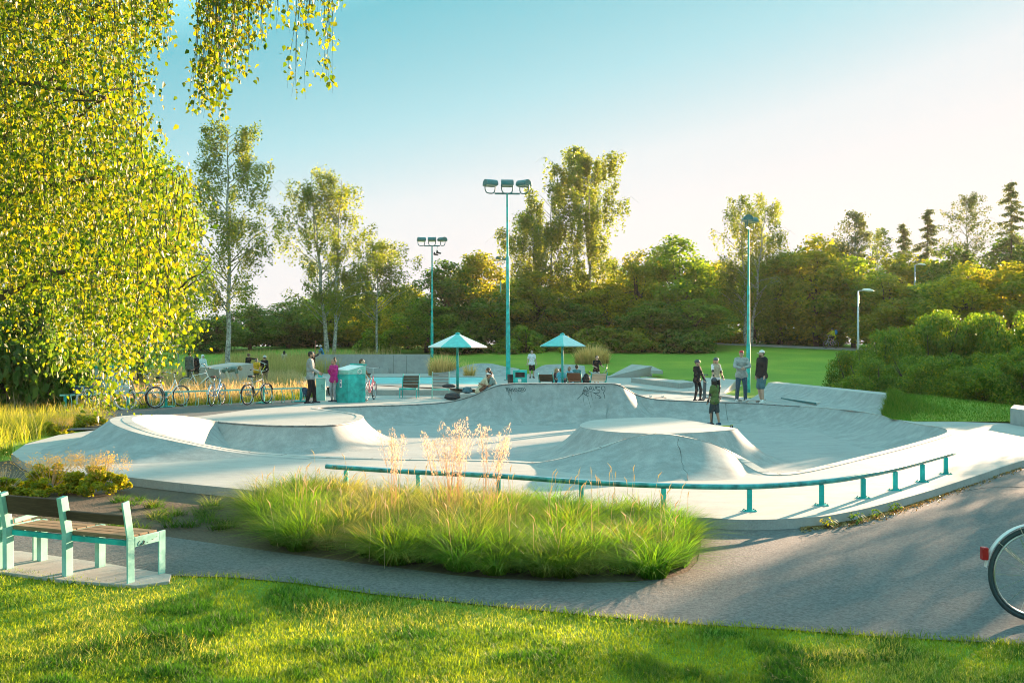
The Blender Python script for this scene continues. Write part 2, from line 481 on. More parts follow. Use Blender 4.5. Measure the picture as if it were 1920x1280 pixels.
rel(s, ml).build('flank', mc_bowl, mound, smooth=True, fix=False); rel(dk, ml).build('crest', mc_trim, mound, smooth=True, fix=False)
# back wall thickness of the raised section
bw = MB(); ids = list(range(27 * SUBR, 45 * SUBR))
for i in ids:
    p, n = rim[i], nin[i]
    for w, z in ((W0 - .004, p.z + .008), (.34, p.z + .008), (.36, -.02)):
        bw.v.append(Vector((p.x - n.x * w, p.y - n.y * w, z)))
for i in range(len(ids) - 1):
    for k in range(2): bw.f.append((i * 3 + k, i * 3 + k + 1, i * 3 + k + 4, i * 3 + k + 3))
tag(bw.build('bowl_back_deck', mc_bowl, smooth=False), kind='structure')

# the island (volcano) inside the bowl
VT = .1
vtop = catmull([g(u, v, VT) for u, v in [(1087, 799), (1096, 792), (1122, 787), (1175, 784), (1225, 783), (1256, 784), (1300, 790), (1345, 798), (1382, 804.5), (1340, 809), (1290, 812), (1220, 813), (1150, 810), (1105, 804.5)]], 4)
vo = thing('concrete_island', 'flat topped concrete island with flared sides standing inside the skate bowl', 'skate island', (sum(p.x for p in vtop) / len(vtop), sum(p.y for p in vtop) / len(vtop), FLOOR))
vn = len(vtop); s = MB(); K = 12
vs_ = []
for i in range(vn):
    t = (vtop[(i + 1) % vn] - vtop[i - 1]); t.z = 0; t.normalize(); vs_.append(Vector((-t.y, t.x, 0)))
cc = Vector(vo.location)
if sum((vtop[i] - cc).xy.dot(vs_[i].xy) for i in range(vn)) < 0: vs_ = [-a for a in vs_]
for _ in range(3): vs_ = [(vs_[i - 1] + vs_[i] + vs_[(i + 1) % vn]).normalized() for i in range(vn)]
for i in range(vn):
    for k in range(K + 1):
        t = k / K
        p = vtop[i] + vs_[i] * (1.25 * t); p.z = FLOOR + .004 + (VT - FLOOR) * (1 - t) ** 2.1
        s.v.append(p - cc)
for i in range(vn):
    for k in range(K):
        a = i * (K + 1) + k; b = ((i + 1) % vn) * (K + 1) + k
        s.f.append((a, a + 1, b + 1, b))
s.build('flank', mc_bowl, vo, smooth=True)
s = MB(); s.v = [p - cc + Vector((0, 0, .012)) for p in vtop] + [p - cc + Vector((0, 0, -.04)) for p in vtop]
s.f = [tuple(range(vn))] + [(i, (i + 1) % vn, vn + (i + 1) % vn, vn + i) for i in range(vn)]
s.build('top', mc_trim, vo)

# ------------------------------------------------------------------ terrain
PATH = P2([(-700, 985), (100, 988), (250, 998), (320, 1006), (420, 1020), (540, 1037), (600, 1045), (700, 1058), (760, 1065), (850, 1077), (920, 1083), (1010, 1087), (1100, 1091), (1180, 1090), (1250, 1084), (1290, 1070), (1308, 1050), (1314, 1020), (1310, 990), (1340, 970), (1450, 972), (1550, 960), (1640, 945), (1740, 915), (1840, 880), (1920, 858), (2200, 790),
           (2900, 800), (2900, 1290), (2100, 1222), (1920, 1206), (1750, 1197), (1600, 1188), (1470, 1178), (1280, 1167), (1130, 1154), (900, 1132), (700, 1112), (560, 1092), (440, 1081), (330, 1078), (100, 1050), (-700, 1000)], -.116)
PLn = np.array(PL); RMn = np.array(rim2)
def gz(xy):
    x, y = xy[:, 0], xy[:, 1]
    z = -.128 + .1 * sstep(19, 25, y) 
    z = z + 2.0 * sstep(61, 116, y) + .85 * np.exp(-((x - 14) / 19) ** 2 - ((y - 98) / 24) ** 2) + .5 * np.exp(-((x - 40) / 18) ** 2 - ((y - 80) / 26) ** 2)
    return z
def gz1(x, y): return float(gz(np.array([[x, y]], float))[0])
gx = np.concatenate([[-3500, -1200, -500, -250], np.arange(-120, -16, 1.0), np.arange(-16, 16, .5), np.arange(16, 121, 1.0), [250, 500, 1200, 3500]])
gy = np.concatenate([[-120, -40, -10, -3, 0, 2, 4], np.arange(5, 45, .5), np.arange(45, 142, 1.0), [160, 200, 300, 600, 1500, 4000]])
GX, GY = np.meshgrid(gx, gy); xy = np.c_[GX.ravel(), GY.ravel()]
z = gz(xy)
near = (np.abs(xy[:, 0]) < 20) & (xy[:, 1] > 8) & (xy[:, 1] < 78)
idx = np.where(near)[0]
inp = in_poly(xy[idx], PL); dp = d_poly(xy[idx], PL)
inr = in_poly(xy[idx], rim2); dr = d_poly(xy[idx], rim2)
dep = (inp & (dp > 1.2)) | inr
z[idx[dep]] = -.95
nx_, ny_ = len(gx), len(gy)
I = np.arange(nx_ * ny_).reshape(ny_, nx_)
F = np.c_[I[:-1, :-1].ravel(), I[:-1, 1:].ravel(), I[1:, 1:].ravel(), I[1:, :-1].ravel()]
m_lawn = groundmat('lawn_grass', [(.34, (.09, .20, .016)), (.5, (.16, .27, .02)), (.64, (.34, .38, .035))], .12, 9, [(.3, (.08, .18, .014)), (.7, (.22, .35, .035))], .9, .06)  # broad yellow patches painted in for sunlight on the far lawn
tag(link('ground', np_mesh('ground', np.c_[xy, z], F, smooth=True), m_lawn), kind='structure')
m_asph = groundmat('asphalt', [(.3, (.092, .102, .108)), (.6, (.122, .13, .133)), (.75, (.15, .154, .152))], .7, 38, [(.32, (.03, .034, .038)), (.68, (.26, .265, .262))], .5, .012, .8, .6, dots=(110, .28, [(.2, (.05, .05, .05)), (.93, (.13, .13, .125)), (.97, (.5, .49, .46))]))
poly_sheet('asphalt_path', PATH, -.116, m_asph)
PARK = P2([(-500, 800), (100, 806), (200, 803.5), (300, 787), (385, 780), (470, 768), (545, 761), (585, 753), (605, 741), (560, 748), (300, 763), (100, 774), (-500, 790)], 0)
poly_sheet('bike_parking_asphalt', PARK, -.008, m_asph)
# worn planting bed with soil between slab and path
m_soil = groundmat('soil', [(.35, (.075, .052, .035)), (.6, (.11, .085, .06)), (.75, (.085, .095, .04))], 1.3, 25, [(.3, (.05, .035, .025)), (.7, (.16, .13, .095))], .8, .03)
BED = P2([(-500, 905), (30, 862), (70, 878), (140, 890), (330, 908), (580, 934), (850, 956), (1150, 970), (1320, 978), (1314, 1020), (1308, 1050), (1290, 1071), (1250, 1085), (1100, 1092), (1010, 1088), (850, 1078), (600, 1046), (420, 1021), (320, 1007), (100, 989), (-500, 985)], -.12)
poly_sheet('planting_bed', BED, -.121, m_soil)
# concrete footing of the bench
pad = thing('bench_footing', 'flat pale concrete footing slab under the teal bench', 'footing', (0, 0, -.11))
PD = P2([(-500, 1003), (40, 1033), (200, 1056), (322, 1077), (318, 1090), (255, 1098), (120, 1088), (0, 1072), (-500, 1040)], -.11)
s = MB().prism(PD, -.06, .008); s.build('slab', mc_plaza, pad, bevel=.006)
# distant footpath with the cyclist
bp = [(1330, 650, 96), (1400, 653, 94), (1480, 656, 92), (1560, 660, 90), (1700, 668, 86), (1900, 680, 80)]
s = MB()
for u, v, Y in bp:
    x = (u - 960) / FPX * Y
    for dy in (-2.6, 2.6): s.v.append(Vector((x, Y + dy, gz1(x, Y + dy) + .05)))
for i in range(len(bp) - 1): s.f.append((2 * i, 2 * i + 2, 2 * i + 3, 2 * i + 1))
m_gravel = groundmat('pale_gravel', [(.3, (.34, .33, .31)), (.7, (.46, .45, .42))], .5, 8, [(.3, (.3, .29, .27)), (.7, (.5, .48, .45))], .3, .02)
tag(s.build('footpath', m_gravel), kind='structure')
s = MB(); r_ = random.Random(12)
for pts in ([(1800, 922), (1850, 914), (1935, 912)],):
    P = catmull([g(u, v, -.1145) for u, v in pts], 8, closed=False)
    P = [p + Vector((r_.uniform(-.02, .02), r_.uniform(-.02, .02), 0)) for p in P]
    s.tube(P, [.0012 + .002 * r_.random() for _ in P], 4)
tag(s.build('asphalt_cracks', m_rubber), kind='structure')
# ================================================================== vegetation
def vn(x, y, sc, seed=0):
    """smooth value noise 0..1"""
    x = x / sc + seed * 17.3; y = y / sc + seed * 9.1
    xi = np.floor(x).astype(int); yi = np.floor(y).astype(int); fx = x - xi; fy = y - yi
    fx = fx * fx * (3 - 2 * fx); fy = fy * fy * (3 - 2 * fy)
    def h(a, b):
        n = (a * 374761393 + b * 668265263 + seed * 1442695) & 0x7fffffff
        n = ((n ^ (n >> 13)) * 1274126177) & 0x7fffffff
        return (n & 0xffff) / 65535.0
    return (h(xi, yi) * (1 - fx) + h(xi + 1, yi) * fx) * (1 - fy) + (h(xi, yi + 1) * (1 - fx) + h(xi + 1, yi + 1) * fx) * fy
def blades(name, base, h, ang, bend, w, col, m, seg=2, parent=None, tipcol=None):
    n = len(base); rs = nrs
    d = np.c_[np.cos(ang), np.sin(ang)]
    sa = ang + math.pi / 2 + rs.uniform(-.9, .9, n); sv = np.c_[np.cos(sa), np.sin(sa), np.zeros(n)]
    V = np.zeros((n, (seg + 1) * 2, 3)); C = np.zeros((n, (seg + 1) * 2, 3))
    for k in range(seg + 1):
        t = k / seg
        p = base.copy()
        p[:, :2] += d * (h * bend * t ** 1.8)[:, None]
        p[:, 2] += h * (t - .38 * np.minimum(bend, 1.6) * t * t)
        ww = (w * (1 - .92 * t ** 1.5) * .5)[:, None]
        V[:, 2 * k] = p - sv * ww; V[:, 2 * k + 1] = p + sv * ww
        tc = col if tipcol is None else col * (1 - t) + tipcol * t
        C[:, 2 * k] = tc; C[:, 2 * k + 1] = tc
    b = (np.arange(n) * (seg + 1) * 2)[:, None]
    F = np.concatenate([b + np.array([[2 * k, 2 * k + 1, 2 * k + 3, 2 * k + 2]]) for k in range(seg)], 0)
    me = np_mesh(name, V.reshape(-1, 3), F, C.reshape(-1, 3))
    return link(name, me, m, parent)
def leaf_arr(c, nrm, L, Wd, fold=.18, roll=None):
    """rhombic folded leaves -> V (n*4,3), F (n,4)"""
    n = len(c)
    nrm = nrm / (np.linalg.norm(nrm, axis=1)[:, None] + 1e-9)
    a = nrs.normal(size=(n, 3)) if roll is None else roll
    u = a - (a * nrm).sum(1)[:, None] * nrm; u /= (np.linalg.norm(u, axis=1)[:, None] + 1e-9)
    v = np.cross(nrm, u)
    L = np.broadcast_to(L, (n,))[:, None]; Wd = np.broadcast_to(Wd, (n,))[:, None]
    V = np.stack([c - u * L / 2, c - u * L * .08 + v * Wd / 2 + nrm * Wd * fold, c + u * L / 2, c - u * L * .08 - v * Wd / 2 + nrm * Wd * fold], 1)
    F = np.arange(n * 4).reshape(n, 4)
    return V.reshape(-1, 3), F
def rdir(n, up=0.0):
    d = nrs.normal(size=(n, 3)); d[:, 2] += up
    return d / np.linalg.norm(d, axis=1)[:, None]
def cloud(n, blobs, L, asp=.62, up=.25, shell=(.55, 1.08)):
    B = np.array([[*b[0], b[1]] for b in blobs]); p = B[:, 3] ** 2; p /= p.sum()
    k = nrs.choice(len(B), n, p=p); d = rdir(n, up)
    r = B[k, 3] * nrs.uniform(shell[0] ** 2, shell[1] ** 2, n) ** .5
    c = B[k, :3] + d * r[:, None] * np.array([1, 1, .8])
    nm = d * .7 + rdir(n) * .8 + np.array([0, 0, .3])
    s = L * nrs.uniform(.65, 1.35, n)
    return leaf_arr(c, nm, s, s * asp)
def wig(a, b, k, amp, r0):
    a, b = Vector(a), Vector(b)
    return [a.lerp(b, i / k) + Vector((r0.uniform(-1, 1), r0.uniform(-1, 1), r0.uniform(-.4, .4))) * (amp if 0 < i < k else 0) for i in range(k + 1)]

m_bark = plain('brown_bark', (.085, .066, .05), .9, var=.35, scale=9, bmp=.4)
m_birchbark = plain('birch_bark', (.40, .39, .36), .8, var=.5, scale=7, bmp=.3)
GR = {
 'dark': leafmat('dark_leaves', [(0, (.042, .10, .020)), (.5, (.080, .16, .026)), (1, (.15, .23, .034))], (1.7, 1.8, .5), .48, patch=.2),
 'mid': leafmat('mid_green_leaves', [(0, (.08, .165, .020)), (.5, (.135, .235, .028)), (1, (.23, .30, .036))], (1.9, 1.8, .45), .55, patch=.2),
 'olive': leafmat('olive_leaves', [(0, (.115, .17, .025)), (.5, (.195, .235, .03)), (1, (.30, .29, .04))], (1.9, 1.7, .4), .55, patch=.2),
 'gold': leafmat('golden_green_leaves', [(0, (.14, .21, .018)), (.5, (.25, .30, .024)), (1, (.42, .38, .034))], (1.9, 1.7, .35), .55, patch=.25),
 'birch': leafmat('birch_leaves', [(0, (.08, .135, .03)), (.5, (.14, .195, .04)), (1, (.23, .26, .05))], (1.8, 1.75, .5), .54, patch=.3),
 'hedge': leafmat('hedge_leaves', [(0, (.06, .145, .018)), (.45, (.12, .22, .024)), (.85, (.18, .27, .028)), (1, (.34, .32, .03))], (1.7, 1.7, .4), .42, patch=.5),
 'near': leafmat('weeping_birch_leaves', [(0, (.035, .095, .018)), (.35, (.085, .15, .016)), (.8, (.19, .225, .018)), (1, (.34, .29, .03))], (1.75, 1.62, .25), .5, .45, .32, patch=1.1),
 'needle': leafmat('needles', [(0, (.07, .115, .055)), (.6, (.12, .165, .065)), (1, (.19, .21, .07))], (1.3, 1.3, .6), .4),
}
# ---- broadleaf crowns, unit size 8 m tall, 6.5 m wide
def crown_proto(seed, n=9500, L=.23, nb=110, flat=0.0):
    r0 = random.Random(seed); bl = []
    while len(bl) < nb:
        p = Vector((r0.uniform(-1, 1), r0.uniform(-1, 1), r0.uniform(-1, 1)))
        if p.length > 1: continue
        if p.length < .45 and r0.random() < .6: continue
        taper = 1 - .35 * max(0, p.z)
        bl.append(((p.x * 2.6 * taper, p.y * 2.6 * taper, 3.9 + p.z * (3.5 if p.z > 0 else 3.5)), r0.uniform(.32, .78)))
    V, F = cloud(n, bl, L, shell=(.3, 1.25))
    return V, F, bl
CROWN = [crown_proto(s) for s in (3, 8, 15, 23)] + [crown_proto(s, 26000, .115, 170) for s in (31, 37)]
BUSH = []
def bush_proto(seed, n, L, nb=95):
    r0 = random.Random(seed); bl = []
    while len(bl) < nb:
        p = Vector((r0.uniform(-1, 1), r0.uniform(-1, 1), r0.uniform(0, 1)))
        if p.length > 1 or (p.length < .5 and r0.random() < .7): continue
        bl.append(((p.x * .86, p.y * .86, p.z * .80 + .04), r0.uniform(.08, .2)))
    return cloud(n, bl, L, up=.4, shell=(.3, 1.3))
CM = {}
def crown_mesh(k, mat):
    if (k, mat) not in CM:
        me = np_mesh('crown', CROWN[k][0], CROWN[k][1]); me.materials.append(GR[mat]); CM[(k, mat)] = me
    return CM[(k, mat)]
TRK = {}
def trunk_mesh(k):
    if k not in TRK:
        r0 = random.Random(k + 50); s = MB()
        top = Vector((r0.uniform(-.3, .3), r0.uniform(-.3, .3), 6.6))
        sp = wig((0, 0, -.3), top, 6, .14, r0); s.tube(sp, [.17, .15, .125, .10, .075, .05, .02], 7)
        for c, rr in CROWN[k][2][::6]:
            a = sp[r0.choice((2, 3, 3, 4))]; s.tube(wig(a, Vector(c), 3, .12, r0), [.06, .045, .03, .012], 5)
        me = s.mesh('trunk', True); me.materials.append(m_bark); TRK[k] = me
    return TRK[k]
def broad(label, u, Y, topv, wpx, mat, k, group='trees along the far edge of the lawn', name='leafy_tree', sink=0.0):
    x = (u - 960) / FPX * Y; z0 = gz1(x, Y) - sink
    h = CAMH + (HZ - topv) / FPX * Y - z0; w = wpx / FPX * Y
    t = thing(name, label, 'tree', (x, Y, z0), rnd.uniform(0, 6.28), group)
    t.scale = (w / 5.0, w / 5.0, h / 8.1)
    link('crown', crown_mesh(k, mat), parent=t); link('trunk', trunk_mesh(k), parent=t)
    return t
FT = [  # u, Y, top row, width px, leaf, shape, label
 (405, 96, 584, 120, 'dark', 0, 'rounded dark tree at the left end of the tree line, right of the near birch'),
 (470, 101, 566, 120, 'dark', 1, 'dark green tree just right of the white birch trunk, low in the tree line'),
 (540, 106, 560, 130, 'dark', 2, 'dark tree between the slender birch and the forked birch'),
 (612, 108, 540, 140, 'mid', 3, 'dense green tree behind the foot of the forked birch'),
 (690, 104, 545, 150, 'olive', 0, 'olive green tree under the low drooping birch'),
 (765, 100, 528, 120, 'gold', 1, 'yellow lit tree left of the shoe-hung floodlight mast'),
 (835, 96, 478, 140, 'dark', 2, 'dark bushy tree standing behind the shoe-hung floodlight mast'),
 (895, 98, 462, 150, 'olive', 3, 'tall olive tree just left of the thin far floodlight mast'),
 (800, 92, 556, 130, 'mid', 1, 'low green tree at the foot of the shoe-hung floodlight mast'),
 (935, 92, 540, 140, 'dark', 0, 'dark low tree between the thin mast and the tall mast'),
 (1005, 93, 500, 150, 'olive', 2, 'brownish olive tree just right of the tall floodlight mast'),
 (1068, 92, 560, 140, 'dark', 3, 'shaded tree beneath the largest birch'),
 (1140, 95, 520, 150, 'gold', 1, 'glowing golden tree low on the right of the largest birch'),
 (1195, 93, 452, 120, 'olive', 0, 'loose olive tree on the right shoulder of the largest birch'),
 (1262, 94, 430, 170, 'mid', 2, 'broad rounded tree midway between the largest birch and the right-hand mast'),
 (1320, 98, 478, 120, 'gold', 3, 'thin yellow green tree left of the birch behind the right-hand mast'),
 (1225, 88, 560, 140, 'dark', 1, 'dark low tree in front of the broad rounded tree'),
 (1300, 88, 552, 150, 'mid', 0, 'low green tree left of the gap where the footpath enters the wood'),
 (1462, 96, 462, 150, 'mid', 3, 'bright green tree immediately right of the right-hand mast'),
 (1530, 93, 432, 170, 'olive', 1, 'tall olive tree with a ragged top above the cyclist'),
 (1600, 92, 470, 160, 'mid', 2, 'dense green tree behind the slim grey street lamp'),
 (1668, 88, 500, 160, 'olive', 0, 'rounded olive tree right of the slim grey street lamp'),
 (1738, 86, 520, 150, 'mid', 3, 'green tree under the half hidden lamp head'),
 (1812, 82, 485, 170, 'gold', 1, 'golden topped tree above the right-hand shrubs'),
 (1892, 80, 480, 170, 'olive', 2, 'hazy olive tree at the right edge above the shrubs'),
 (1990, 78, 450, 200, 'mid', 0, 'tree cut by the right edge of the picture'),
 (1580, 112, 440, 130, 'olive', 3, 'far tree filling the skyline beneath the flat crowned pine'),
 (1690, 112, 455, 150, 'olive', 0, 'far hazy tree beneath the two spruces'),
 (1790, 108, 450, 150, 'dark', 1, 'far dark tree beneath the tall sparse tree'),
 (1900, 104, 425, 150, 'dark', 2, 'far dark tree beneath the tallest spruce'),
 (375, 100, 596, 110, 'dark', 3, 'dark tree at the far left of the tree line beside the birch leaves'),
 (575, 112, 570, 140, 'dark', 0, 'dark background tree left of the forked birch'),
 (650, 116, 548, 150, 'mid', 1, 'green background tree between the forked and the drooping birch'),
 (735, 112, 530, 140, 'dark', 2, 'dark background tree right of the drooping birch'),
 (960, 112, 512, 150, 'mid', 3, 'green background tree behind the tall mast'),
 (1080, 110, 500, 170, 'gold', 0, 'sunlit background tree seen through the largest birch'),
 (1180, 112, 492, 150, 'mid', 1, 'green background tree right of the largest birch'),
 (1345, 112, 480, 150, 'olive', 2, 'olive background tree left of the right-hand mast'),
 (1420, 112, 482, 150, 'mid', 3, 'green background tree right of the birch behind the mast'),
 (1500, 114, 452, 150, 'mid', 0, 'green background tree left of the flat crowned pine'),
]
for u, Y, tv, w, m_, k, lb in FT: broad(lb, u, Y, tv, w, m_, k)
BM = {}
def bush_mesh(k, mat, n=4200, L=.13):
    if (k, mat, n) not in BM:
        V, F = bush_proto(k, n, L); me = np_mesh('foliage', V, F); me.materials.append(GR[mat]); BM[(k, mat, n)] = me
    return BM[(k, mat, n)]
def stems_mesh(k):
    r0 = random.Random(k); s = MB()
    for i in range(9):
        a = r0.uniform(0, 6.28); e = (math.cos(a) * .6, math.sin(a) * .6, r0.uniform(.4, .8))
        s.tube(wig((math.cos(a) * .05, math.sin(a) * .05, -.1), e, 3, .05, r0), [.02, .016, .011, .005], 5)
    me = s.mesh('stems', True); me.materials.append(m_bark); return me
STM = [stems_mesh(k) for k in (1, 2)]
def bush(label, u, Y, topv, wpx, mat, k, group, n=4200, L=.13, base=None, name='shrub', cat='shrub'):
    x = (u - 960) / FPX * Y; z0 = gz1(x, Y) if base is None else base
    h = CAMH + (HZ - topv) / FPX * Y - z0; w = wpx / FPX * Y
    t = thing(name, label, cat, (x, Y, z0), rnd.uniform(0, 6.28), group); t.scale = (w / 2, w / 2, h)
    link('foliage', bush_mesh(k, mat, n, L), parent=t); link('stems', STM[k % 2], parent=t)
    return t
for u, Y, tv, w, m_, k, lb in [
 (715, 92, 612, 110, 'mid', 1, 'bright low bush at the edge of the lawn, right of the drooping birch'),
 (870, 90, 606, 130, 'dark', 2, 'dark bush behind the left parasol'),
 (985, 89, 606, 130, 'mid', 3, 'low green bush between the tall mast and the right parasol'),
 (1120, 87, 606, 140, 'olive', 1, 'yellowish scrub behind the right parasol'),
 (1205, 86, 612, 120, 'olive', 2, 'scrubby bush right of the right parasol at the top of the lawn'),
 (1288, 85, 612, 130, 'dark', 3, 'dark bush at the left side of the footpath gap'),
 (1370, 97, 618, 80, 'gold', 1, 'small golden bush beside the footpath gap'),
 (1470, 98, 612, 130, 'dark', 2, 'dark undergrowth along the footpath right of the mast'),
 (1545, 95, 616, 110, 'dark', 3, 'dark undergrowth behind the cyclist'),
 (490, 118, 600, 190, 'dark', 1, 'dark thicket behind the white birch trunk'),
 (600, 120, 596, 190, 'dark', 2, 'dark thicket behind the trunks of the forked birch'),
 (700, 118, 592, 190, 'mid', 3, 'green thicket behind the trunk of the drooping birch'),
 (790, 116, 590, 170, 'dark', 1, 'dark thicket behind the shoe-hung floodlight mast')]:
    bush(lb, u, Y, tv, w, m_, k, 'bushes at the foot of the tree line')
for u, Y, tv, w, k, lb in [
 (1607, 38.5, 640, 130, 1, 'smallest shrub at the left end of the big right-hand thicket'),
 (1668, 38.0, 600, 160, 2, 'shrub below the slim grey street lamp in the right-hand thicket'),
 (1745, 38.5, 574, 190, 3, 'tall shrub in the middle of the right-hand thicket'),
 (1840, 38.5, 560, 210, 1, 'tallest yellow tipped shrub in the right-hand thicket'),
 (1945, 38.0, 562, 220, 2, 'shrub running out of the right edge at the back of the thicket'),
 (1640, 35.5, 668, 150, 3, 'low front shrub nearest the concrete quarter pipe'),
 (1725, 34.8, 652, 180, 1, 'dense front shrub above the grass bank'),
 (1822, 34.0, 652, 200, 2, 'dense front shrub left of the concrete block'),
 (1925, 33.6, 640, 210, 3, 'dense front shrub behind the concrete block'),
 (2040, 35.0, 590, 240, 1, 'shrub just beyond the right edge of the picture')]:
    bush(lb, u, Y, tv, w, 'hedge', k + 4, 'shrubs of the right-hand thicket', 22000, .047)

# ---- birches
def birch_parts(seed, h, w, low=.16, stems=1, n=9000, L=.26, droop=1.0, top=.8):
    r0 = random.Random(seed); s = MB(); starts = []
    for st in range(stems):
        off = Vector((r0.uniform(-1, 1), r0.uniform(-1, 1), 0)) * (.0 if stems == 1 else w * .13)
        tp = Vector((off.x * 1.8 + r0.uniform(-.2, .2), off.y * 1.8, h * (.97 if st == 0 else r0.uniform(.8, .95))))
        sp = wig((off.x * .3, off.y * .3, -.3), tp, 10, .10, r0)
        s.tube(sp, [h * .0105 * (1 - i / 10.6) + .01 for i in range(11)], 8)
        for b in range(int(38 / stems ** .5)):
            t = low + (1 - low) * ((b + r0.random()) / int(38 / stems ** .5))
            a = sp[min(10, int(t * 10))].lerp(sp[min(10, int(t * 10) + 1)], t * 10 % 1)
            an = r0.uniform(0, 6.28)
            rad = w / 2 * (.22 + .95 * math.sin(math.pi * min(1, (1 - t) * (top + .05) + .05))) * r0.uniform(.6, 1.1)
            e = a + Vector((math.cos(an) * rad, math.sin(an) * rad, rad * r0.uniform(.35, .9)))
            mid = a.lerp(e, .5) + Vector((0, 0, rad * .12))
            pts = [a, mid, e, e + Vector((math.cos(an), math.sin(an), -.8)) * rad * .18]
            s.tube(pts, [.045 * (1 - t) + .02, .03 * (1 - t) + .012, .012, .006], 5)
            for q_ in range(15):
                f = r0.uniform(.25, 1.0); p = a.lerp(mid, f * 2) if f < .5 else mid.lerp(e, f * 2 - 1)
                starts.append((p + Vector((r0.uniform(-1, 1), r0.uniform(-1, 1), r0.uniform(-.3, .5))) * .35, r0.uniform(.5, 2.2) * droop * (h / 17)))
    P = np.array([tuple(a) for a, _ in starts]); H = np.array([b for _, b in starts])
    k = nrs.randint(0, len(P), n); f = nrs.uniform(0, 1, n)
    c = P[k].copy(); c[:, 2] -= H[k] * f; c += nrs.normal(size=(n, 3)) * np.array([.10, .10, .06]) * (1 + .6 * (1 - f))[:, None]
    nm = rdir(n) + np.array([0, 0, .2]); sz = L * nrs.uniform(.6, 1.3, n)
    V, F = leaf_arr(c, nm, sz, sz * .6)
    return s, V, F
def birch(label, u, Y, topv, wpx, seed, mat='birch', **kw):
    x = (u - 960) / FPX * Y; z0 = gz1(x, Y); h = CAMH + (HZ - topv) / FPX * Y - z0; w = wpx / FPX * Y
    s, V, F = birch_parts(seed, h, w, **kw)
    t = thing('birch_tree', label, 'birch', (x, Y, z0), 0, 'birches at the back of the park')
    s.build('trunk', m_birchbark, t, smooth=True); link('crown', np_mesh('crown', V, F), GR[mat], t)
    return t
birch('tall slender birch with a pale trunk and thin see-through crown at the left', 428, 65, 228, 185, 31, low=.25, n=17000, L=.17)
birch('forked birch with several thin stems, second from the left', 622, 85, 316, 165, 32, stems=3, low=.2, n=17000, L=.21)
birch('short drooping birch leaning right beside the forked birch', 705, 89, 458, 150, 33, low=.3, n=12000, L=.2, droop=1.6)
birch('largest birch with a tall pointed crown right of the tall floodlight mast', 1106, 97, 280, 185, 64, stems=1, low=.12, n=36000, L=.24, droop=1.5, top=1.0)
birch('lower left neighbour of the largest birch with hanging branches', 1030, 96, 345, 175, 35, stems=2, low=.15, n=26000, L=.24, droop=1.5)
birch('birch behind the right-hand floodlight mast with two dark trunks', 1402, 93, 358, 130, 36, stems=2, low=.2, n=16000, L=.21, droop=1.5)
# ---- conifers and sparse far trees
def conifer(label, u, Y, topv, wpx, seed, sparse=.5, n=4200, shape=1.0):
    x = (u - 960) / FPX * Y; z0 = gz1(x, Y); h = CAMH + (HZ - topv) / FPX * Y - z0; w = wpx / FPX * Y
    r0 = random.Random(seed); s = MB(); cs = []
    s.tube(wig((0, 0, -.3), (0, 0, h), 6, .05, r0), [h * .011, h * .01, h * .0085, h * .0065, h * .0045, h * .0025, .01], 7)
    nb = int(62)
    for b in range(nb):
        t = .25 + .74 * b / nb; an = r0.uniform(0, 6.28); rad = w / 2 * ((1 - t) / .75) ** .85 * r0.uniform(.55, 1.1) + .12
        a = Vector((0, 0, h * t)); e = Vector((math.cos(an) * rad, math.sin(an) * rad, h * t - rad * r0.uniform(.12, .5) * shape))
        s.tube([a, a.lerp(e, .55) + Vector((0, 0, rad * .06)), e], [.04, .025, .008], 4)
        m_ = int(n / nb)
        for i in range(m_):
            f = r0.random() ** .7; p = a.lerp(e, f)
            cs.append((p.x + r0.gauss(0, .11 + .1 * f), p.y + r0.gauss(0, .11 + .1 * f), p.z - abs(r0.gauss(0, .16)) + .05))
    c = np.array(cs); V, F = leaf_arr(c, rdir(len(c), .4), .34 * nrs.uniform(.6, 1.3, len(c)), .12)
    t = thing('spruce_tree', label, 'spruce', (x, Y, z0), 0, 'conifers on the right skyline')
    s.build('trunk', m_bark, t, smooth=True); link('crown', np_mesh('crown', V, F), GR['needle'], t)
conifer('pointed spruce on the right skyline, larger of the two neighbouring spruces', 1740, 118, 388, 135, 41, n=6500)
conifer('small pointed spruce left of the larger spruce on the skyline', 1694, 122, 416, 100, 42, n=5000)
conifer('tallest spruce cut by the right edge of the skyline', 1897, 102, 336, 190, 43, shape=.6, n=5200)
birch('flat crowned pine-like tree on the right skyline left of the spruces', 1602, 108, 394, 90, 44, mat='needle', low=.55, n=3600, L=.24, droop=.4)
birch('tall sparse tree with bare branches between the spruces on the right skyline', 1816, 108, 360, 125, 45, mat='needle', low=.45, n=3600, L=.24, droop=.5)
birch('small feathery tree on the skyline left of the small spruce', 1645, 118, 428, 80, 46, low=.5, n=2600, L=.24, droop=.5)

